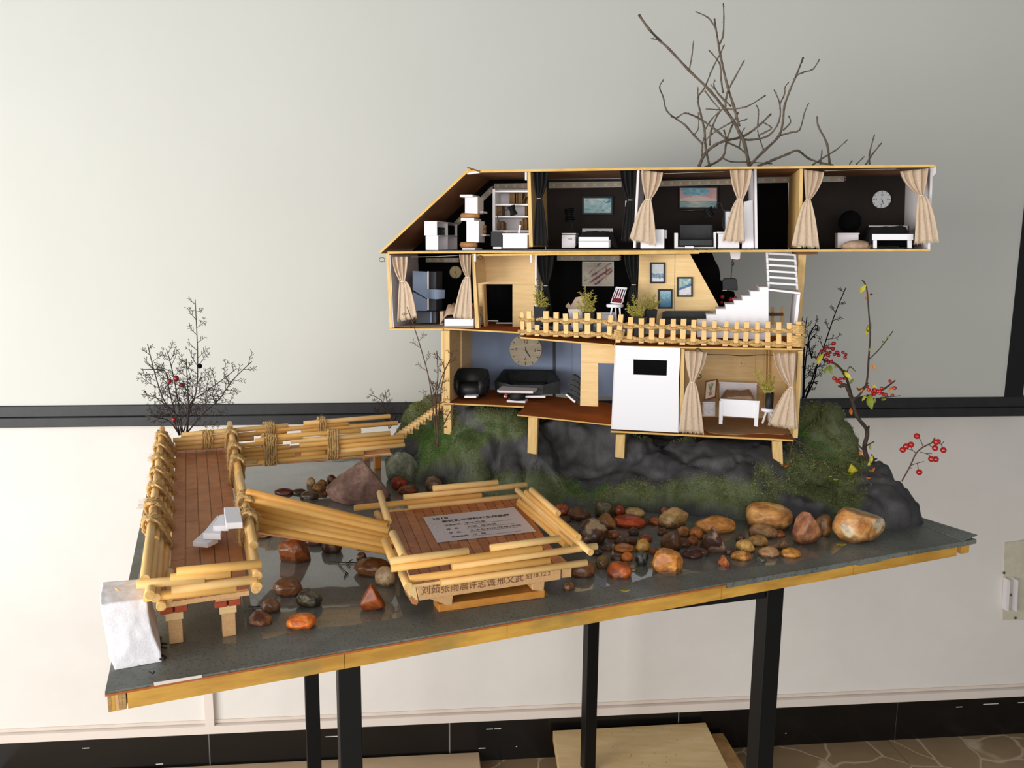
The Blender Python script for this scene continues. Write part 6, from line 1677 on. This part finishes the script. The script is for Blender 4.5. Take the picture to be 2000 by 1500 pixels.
def shrub(label, stems, Y, m, name='twig_plant', r=.0011, L0=.045, n=14, berries=(), seed=1, depth=2, base=None):
    rs = random.Random(seed); P0 = ony(stems[0][0][0], stems[0][0][1], Y)
    th_ = thing(name, label, 'plant', P0 if base is None else base)
    for st_ in stems:
        pts = [ony(x, y, Y+rs.uniform(-.01, .01)*i+(.0)) for i, (x, y) in enumerate(st_)]
        Q = catm(pts); nQ = len(Q)
        b = MB(); b.tube(Q, [r*(1.35-.7*i/nQ) for i in range(nQ)], 5)
        branchlets(b, Q, rs, L0*min(1, (pts[-1]-pts[0]).length/.18), max(3, int(n*min(1.2, (pts[-1]-pts[0]).length/.2))), r*.62, depth=depth)
        b.build('stem', m, th_)
    for x, y, rr_, mm_ in berries:
        MB().sphere(ony(x, y, Y-.005), rr_, 12, 8).build('berry', mm_, th_)
    return th_
shrub('bare dark twig shrub with four red berries behind the left bridge corner', [
  [(355, 855), (372, 800), (384, 760), (386, 700), (384, 640), (381, 585)],
  [(350, 850), (335, 810), (315, 770), (300, 720), (288, 672)],
  [(352, 850), (340, 800), (330, 760), (322, 725), (277, 722)],
  [(358, 852), (350, 800), (342, 750), (332, 705), (325, 682)],
  [(362, 850), (395, 810), (428, 780), (455, 742), (492, 706)],
  [(366, 850), (372, 790), (395, 770), (430, 745), (462, 720)],
  [(356, 852), (345, 812), (322, 790), (300, 775), (276, 770)],
  [(364, 850), (368, 800), (366, 750), (364, 700)],
  [(350, 848), (330, 822), (305, 816), (284, 812)]], 1.72, m_twig, n=15, berries=((331, 744, .0050, m_redd), (344, 739, .0062, m_redd), (355, 752, .0054, m_redd), (340, 819, .0050, m_redd), (390, 715, .0052, m_blk)), seed=3, r=.0012, L0=.052, base=onz(365, 870, BZ+.04))
shrub('small dark twig behind the far bridge rail', [[(760, 838), (754, 808), (745, 782), (720, 770)], [(760, 838), (758, 800), (752, 762)], [(762, 836), (778, 808), (794, 790)], [(757, 825), (740, 805), (728, 800)]], 1.93, m_twig, L0=.055, n=26, seed=5, r=.0010)
shrub('slender brown twig plant growing before the left stilts of the doll house', [
  [(854, 872), (846, 800), (838, 740), (822, 680), (806, 630), (795, 600)], [(856, 872), (852, 800), (858, 750), (880, 700), (885, 680)], [(854, 872), (856, 820), (862, 760), (868, 720), (852, 690)],
  [(846, 790), (855, 740), (854, 700), (853, 685)], [(858, 850), (872, 818), (890, 785)], [(852, 810), (848, 770), (840, 740)]], 1.62, m_twigr, L0=.030, n=9, seed=6, r=.0011)
for t_ in [[(806, 635), (785, 622), (776, 612)], [(800, 625), (796, 600), (790, 592)]]: pass
shrub('dark feathery twig plant behind the right end of the balcony', [
  [(1573, 778), (1590, 730), (1608, 680), (1632, 610), (1652, 562)], [(1570, 778), (1572, 720), (1580, 660), (1592, 636), (1600, 640)], [(1568, 776), (1570, 700), (1572, 650), (1576, 620)], [(1574, 776), (1590, 742), (1600, 700), (1622, 690)], [(1566, 778), (1580, 752), (1598, 745)], [(1586, 700), (1580, 670), (1595, 650)]], 1.76, m_blk, L0=.034, n=10, seed=8, r=.0013)
# bare branches above the roof
tr_ = thing('bare_branches', 'leafless grey branches rising above the roof behind the doll house', 'branches', ony(1460, 340, 1.88))
def zz(l): return [(x/3.846+1220, y/3.846) for x, y in l]
BRS = [([(1080, 1800), (950, 1330), (935, 1240), (900, 1080), (870, 1010), (820, 915), (760, 830), (640, 680), (485, 530), (335, 370), (260, 300), (180, 215), (110, 115)], 2.3),
 ([(940, 1240), (1050, 1130), (1160, 1020), (1190, 900), (1200, 800), (1240, 680), (1290, 565), (1340, 435)], 1.7),
 ([(1290, 565), (1350, 540), (1415, 520), (1460, 450)], 1.0),
 ([(600, 1260), (735, 1185), (765, 1060), (800, 960), (850, 850)], 1.6),
 ([(560, 1250), (600, 1160), (680, 1090), (765, 1055), (890, 1025), (1000, 950), (1095, 860)], 2.0),
 ([(640, 1255), (610, 1120), (600, 980), (570, 850), (550, 735), (600, 660), (665, 505), (720, 400), (745, 345)], 1.4),
 ([(550, 735), (550, 660)], .8),
 ([(860, 950), (820, 800), (770, 640), (720, 420), (705, 330), (685, 215), (675, 145)], 1.6),
 ([(685, 215), (630, 135), (540, 90)], 1.0), ([(715, 330), (740, 260), (745, 130), (741, 30)], 1.1),
 ([(765, 1050), (690, 980), (560, 890), (455, 850), (390, 885), (350, 875)], 1.3),
 ([(585, 1080), (520, 1015), (455, 940), (390, 895), (315, 830), (290, 730), (262, 655), (290, 600)], 1.2),
 ([(580, 1180), (585, 1080), (600, 1030)], 1.0), ([(520, 1015), (555, 960), (553, 850)], .8),
 ([(640, 1090), (650, 980), (720, 830), (800, 820), (920, 800), (1055, 718)], 1.2), ([(610, 818), (720, 825)], .8),
 ([(755, 820), (770, 700), (830, 580), (895, 460)], 1.3), ([(740, 700), (725, 600), (715, 480), (635, 380)], 1.1), ([(760, 770), (700, 700), (670, 640), (675, 605)], 1.0),
 ([(800, 800), (740, 740), (650, 640)], .9), ([(600, 680), (670, 770), (715, 820)], .9), ([(600, 980), (650, 900), (715, 835)], 1.0),
 ([(770, 1070), (860, 1110), (915, 1160)], 1.2), ([(735, 1185), (800, 1215), (940, 1218), (1100, 1230)], 1.0),
 ([(890, 1045), (950, 1050), (1080, 1020), (1160, 910), (1165, 780), (1125, 680)], 1.3), ([(1165, 780), (1200, 710), (1205, 655), (1230, 620)], .9),
 ([(1160, 1020), (1250, 995), (1315, 975), (1350, 850), (1380, 780)], 1.1), ([(1190, 980), (1245, 920), (1235, 875)], 1.0), ([(1000, 1020), (1060, 990), (1105, 960), (1040, 920)], 1.0),
 ([(1000, 940), (1005, 830), (992, 795)], .9), ([(1045, 1130), (1010, 1030), (1000, 980)], .8),
 ([(1000, 1250), (1120, 1200), (1230, 1155), (1300, 1130), (1380, 1190), (1480, 1225), (1560, 1240)], 1.7), ([(1540, 1235), (1520, 1080), (1455, 950), (1445, 880)], 1.4), ([(1410, 1240), (1500, 1180), (1590, 1125), (1668, 1055)], 1.1), ([(1470, 1235), (1482, 1130)], .9),
 ([(1810, 1240), (1860, 1160), (1925, 1080)], 1.1), ([(1840, 1235), (1840, 1150), (1875, 1020)], 1.1), ([(1740, 1235), (1795, 1180)], .8), ([(1690, 1235), (1705, 1210)], .8), ([(860, 1110), (880, 1000), (900, 965)], .8), ([(485, 525), (505, 420), (517, 315)], .9), ([(260, 300), (205, 290)], .9), ([(810, 915), (720, 965), (640, 1020), (600, 1075)], 1.0), ([(855, 915), (915, 895)], .8), ([(745, 975), (765, 1040)], 1.0)]
rsn = random.Random(12)
for k, (l, th) in enumerate(BRS):
    pp_ = zz(l); Y0 = 1.88+rsn.uniform(-.03, .03)
    pts = [ony(x, y, Y0+.006*i*rsn.uniform(-1, 1)) for i, (x, y) in enumerate(pp_)]
    Q = catm(pts, 3); n_ = len(Q); r_ = .00145*th
    b = MB(); b.tube(Q, [r_*(1.15-.5*i/n_)*(1+.25*(i % 3 == 0)) for i in range(n_)], 6)
    for i in range(2, n_-1, 3):
        d = (Q[i+1]-Q[i]).normalized(); s = d.cross(VN)*(1 if i % 2 else -1); b.tube([Q[i], Q[i]+(d+s).normalized()*.004], [r_*.8, r_*.3], 4)
    b.tube([Q[-1], Q[-1]+(Q[-1]-Q[-2]).normalized()*.003], [r_*1.0, r_*.3], 5)
    b.build('branch', m_bark, tr_)
# trunks of the branches behind the house down to the hill
for x0, x1, yb in ((1465, 1378, 770), (1367, 1362, 770)):
    MB().tube(catm([ony(x0, 322, 1.88), ony(lerp(x0, x1, .6), 400, 1.89), ony(x1, 495, 1.89), ony(x1-6, 620, 1.88), ony(x1-12, yb, 1.86)], 4), .003, 7).build('branch', m_bark, tr_)
# leafy branch at right
lb_ = thing('leafy_branch', 'gnarled dark branch with yellow leaves and red berry clusters on hill right', 'branch', onhill(1690, 915)[0] or ony(1690, 915, 1.7))
YB = 1.60
def px2(l, s=3.572, ox=1540, oy=540): return [(x/s+ox, y/s+oy) for x, y in l]
for l, th in (([(575, 1330), (530, 1200), (550, 1080), (480, 980), (445, 870), (400, 760), (360, 770)], 4.2), ([(445, 870), (500, 820), (545, 740), (560, 560), (570, 400), (560, 250), (545, 80), (515, 25)], 1.8), ([(565, 575), (640, 500), (730, 380)], 1.1),
              ([(445, 850), (400, 700), (340, 620), (270, 590), (170, 560)], 2.4), ([(450, 850), (520, 840), (640, 800), (745, 725)], 2.2), ([(480, 780), (500, 790), (560, 740)], 1.3), ([(640, 845), (780, 832)], 1.0), ([(550, 1090), (560, 1045)], 2.5), ([(545, 1180), (600, 1150)], 1.5), ([(520, 1210), (480, 1180), (500, 1300)], 1.5), ([(400, 700), (425, 630), (465, 660)], 1.0), ([(400, 760), (370, 770), (345, 765)], 1.8), ([(250, 600), (230, 520), (200, 560)], 1.0), ([(570, 1330), (600, 1280), (575, 1240)], 1.5)):
    pts = [ony(x, y, YB+rsn.uniform(-.012, .012)) for x, y in px2(l)]; Q = catm(pts, 4); n_ = len(Q)
    MB().tube(Q, [.0010*th*(1.1-.45*i/n_)*(1+.15*noise.noise(Q[i]*200)) for i in range(n_)], 7).build('twig', m_barkd, lb_)
def bleaf(x, y, L, ang, m, w=.45, parent=lb_, Y=YB):
    p = ony(x, y, Y+rsn.uniform(-.02, .02)); r_ = L/F*Y; X = (Vector((1, 0, 0))*cos(ang)+Zv*sin(ang)+VN*rsn.uniform(-.4, .4)).normalized(); N_ = X.cross(Zv if abs(X.z) < .9 else Vector((1, 0, 0))).normalized(); Yv = X.cross((VN+N_*.3).normalized()).normalized()
    vs = []; nn_ = X.cross(Yv)
    for i in range(7):
        t = i/6; hw = r_*w*sin(pi*min(.98, t+.02))**.8*.5
        for s in (-1, 0, 1): vs.append(p+X*(t-.5)*r_+Yv*hw*s+nn_*((t-.5)**2*r_*.7+abs(s)*hw*.35))
    b = MB(); b.add(vs, [(i*3+j, i*3+j+1, (i+1)*3+j+1, (i+1)*3+j) for i in range(6) for j in range(2)], True); b.build('leaf', m, parent)
for x, y, L, a, m in ((515, 85, 20, 1.0, m_leafy), (550, 115, 9, 2.0, m_leafo), (575, 125, 8, 0, m_barkd), (540, 152, 7, 1.5, m_leafo), (560, 360, 22, 1.1, m_leafg), (545, 380, 16, 1.4, m_leafy), (690, 425, 8, .5, m_leafg), (658, 455, 9, -.5, m_leafg), (568, 505, 9, 1.4, m_leafg), (592, 632, 12, -1, m_leafo), (215, 565, 26, 1.3, m_leafy), (260, 645, 18, 1.2, m_leafg), (290, 645, 20, -1.2, m_leafg), (330, 628, 12, 0, m_leafy), (390, 670, 22, -.9, m_leafg), (410, 690, 18, -.8, m_leafy), (440, 730, 12, 1, m_leafg), (590, 765, 14, -.4, m_leafy), (500, 790, 16, -.2, m_leafo), (525, 845, 14, 1.1, m_leafy), (565, 870, 32, -1.3, m_leafg), (600, 868, 12, 1.3, m_leafg), (658, 856, 13, 0, m_leafg), (710, 785, 14, 1.2, m_leafo), (433, 940, 16, -1.3, m_leafo), (540, 1120, 14, 1.2, m_leafo), (568, 1190, 12, -1.2, m_leafg), (495, 1235, 16, .7, m_leafo), (535, 1245, 20, -1.0, m_leafo), (575, 1280, 16, 1.2, m_leafy), (525, 1335, 14, -.3, m_leafy), (560, 1310, 12, 1.5, m_leafy), (600, 1275, 12, .4, m_barkd)):
    xx, yy = px2([(x, y)])[0]; bleaf(xx, yy, L, a, m)
cl = [(265, 490), (285, 500), (310, 505), (290, 530), (265, 530), (250, 510), (300, 595), (265, 580), (280, 600), (340, 530), (350, 550), (380, 530), (400, 545), (395, 565), (315, 467), (230, 520), (245, 550), (200, 570), (275, 550), (320, 545)]
cl2 = [(320, 710), (345, 722), (362, 712), (388, 712), (340, 730), (365, 740), (600, 790), (625, 800), (650, 780), (640, 800), (580, 830), (600, 820), (680, 825), (660, 820), (708, 730), (740, 778), (725, 828), (545, 765), (560, 790), (585, 805), (635, 815)]
for x, y in cl+cl2:
    xx, yy = px2([(x, y)])[0]
    MB().sphere(ony(xx, yy, YB-.012+rsn.uniform(-.012, .012)), rsn.uniform(.0030, .0044), 10, 7, (1, 1, .9)).build('berry', m_redd if (x, y) in cl else m_red, lb_)
# berry sprig far right
bs = thing('berry_sprig', 'thin sprig bearing nine bright red berries at far right of the hill', 'plant', onhill(1762, 945)[0] or ony(1762, 940, 1.6))
YS = 1.525
def tb_(l, r_, m=m_twigr): MB().tube(catm([ony(x, y, YS) for x, y in px2(l)], 3), r_, 6).build('stem', m, bs)
tb_([(790, 1430), (850, 1320), (890, 1235), (940, 1190), (1000, 1160), (1020, 1125)], .0013)
for l in ([(940, 1190), (925, 1150), (910, 1125)], [(890, 1235), (870, 1215), (835, 1205), (800, 1208)], [(865, 1215), (855, 1185)], [(1000, 1160), (1030, 1150)], [(985, 1180), (1020, 1195)], [(1040, 1160), (1065, 1170), (1085, 1150)], [(1065, 1170), (1080, 1205)], [(920, 1225), (970, 1240), (1000, 1265)], [(960, 1235), (1000, 1235)], [(850, 1320), (905, 1300), (945, 1292)], [(900, 1305), (905, 1350)], [(845, 1325), (858, 1340)]):
    tb_(l, .0007)
for x, y in ((896, 1113), (797, 1209), (821, 1185), (855, 1173), (1030, 1155), (1045, 1150), (1023, 1197), (1081, 1211), (996, 1273), (1027, 1275), (912, 1365)):
    xx, yy = px2([(x, y)])[0]; MB().sphere(ony(xx, yy, YS-.004), .0056 if x not in (1045,) else .0046, 14, 9).build('berry', m_red, bs)
# loose sticks
def stick(label, l, Y, r_, m=m_twigr, z=None):
    pts = [onz(x, y, z) if z else ony(x, y, Y) for x, y in l]; b = MB(); b.tube(catm(pts, 3), r_, 5)
    return tag(b.build('twig', m), label, 'twig')
stick('long thin twig slanting from the ground-floor corner across the mossy hill', [(1530, 842), (1555, 860), (1590, 878), (1632, 896)], 1.53, .0013)
stick('short bent twig hanging from the ground-floor corner to orange leaf', [(1552, 858), (1547, 868), (1543, 895), (1538, 910)], 1.52, .0009)
b = MB(); q0 = [onz(x, y, BZ+.004) for x, y in ((644, 1097), (660, 1098), (680, 1099), (700, 1099))]
b.tube(q0, .0009, 5)
for l in ([(660, 1099), (670, 1112), (677, 1118), (672, 1128)], [(677, 1118), (680, 1120), (676, 1124)], [(676, 1099), (684, 1108)], [(680, 1098), (688, 1093)]): b.tube([onz(x, y, BZ+.004) for x, y in l], .0008, 5)
tag(b.build('twig', m_twig), 'black forked twig lying in water left of the long brown stone', 'twig')
b = MB()
for l in ([(484, 1186), (508, 1184)], [(492, 1186), (496, 1191)], [(486, 1184), (494, 1186)]): b.tube([onz(x, y, BZ+.004) for x, y in l], .0008, 5)
tag(b.build('twig', m_twig), 'tiny black twig beside the small grey-brown stone near the bridge', 'twig')
b = MB()
for l in ([(307, 1240), (314, 1246), (312, 1258)], [(308, 1262), (325, 1266)], [(310, 1278), (322, 1282), (318, 1290)], [(312, 1288), (325, 1284)], [(306, 1256), (326, 1258)]): b.tube([onz(x, y, BZ+.004) for x, y in l], .0014, 5)
tag(b.build('twig', m_twig), 'scraps of black twig between the foam block and bridge post', 'twig')
stick('tiny twig stub lying on the board in front of foam block', [(291, 1312), (299, 1316), (301, 1311)], 0, .0009, m_twig, BZ+.004)
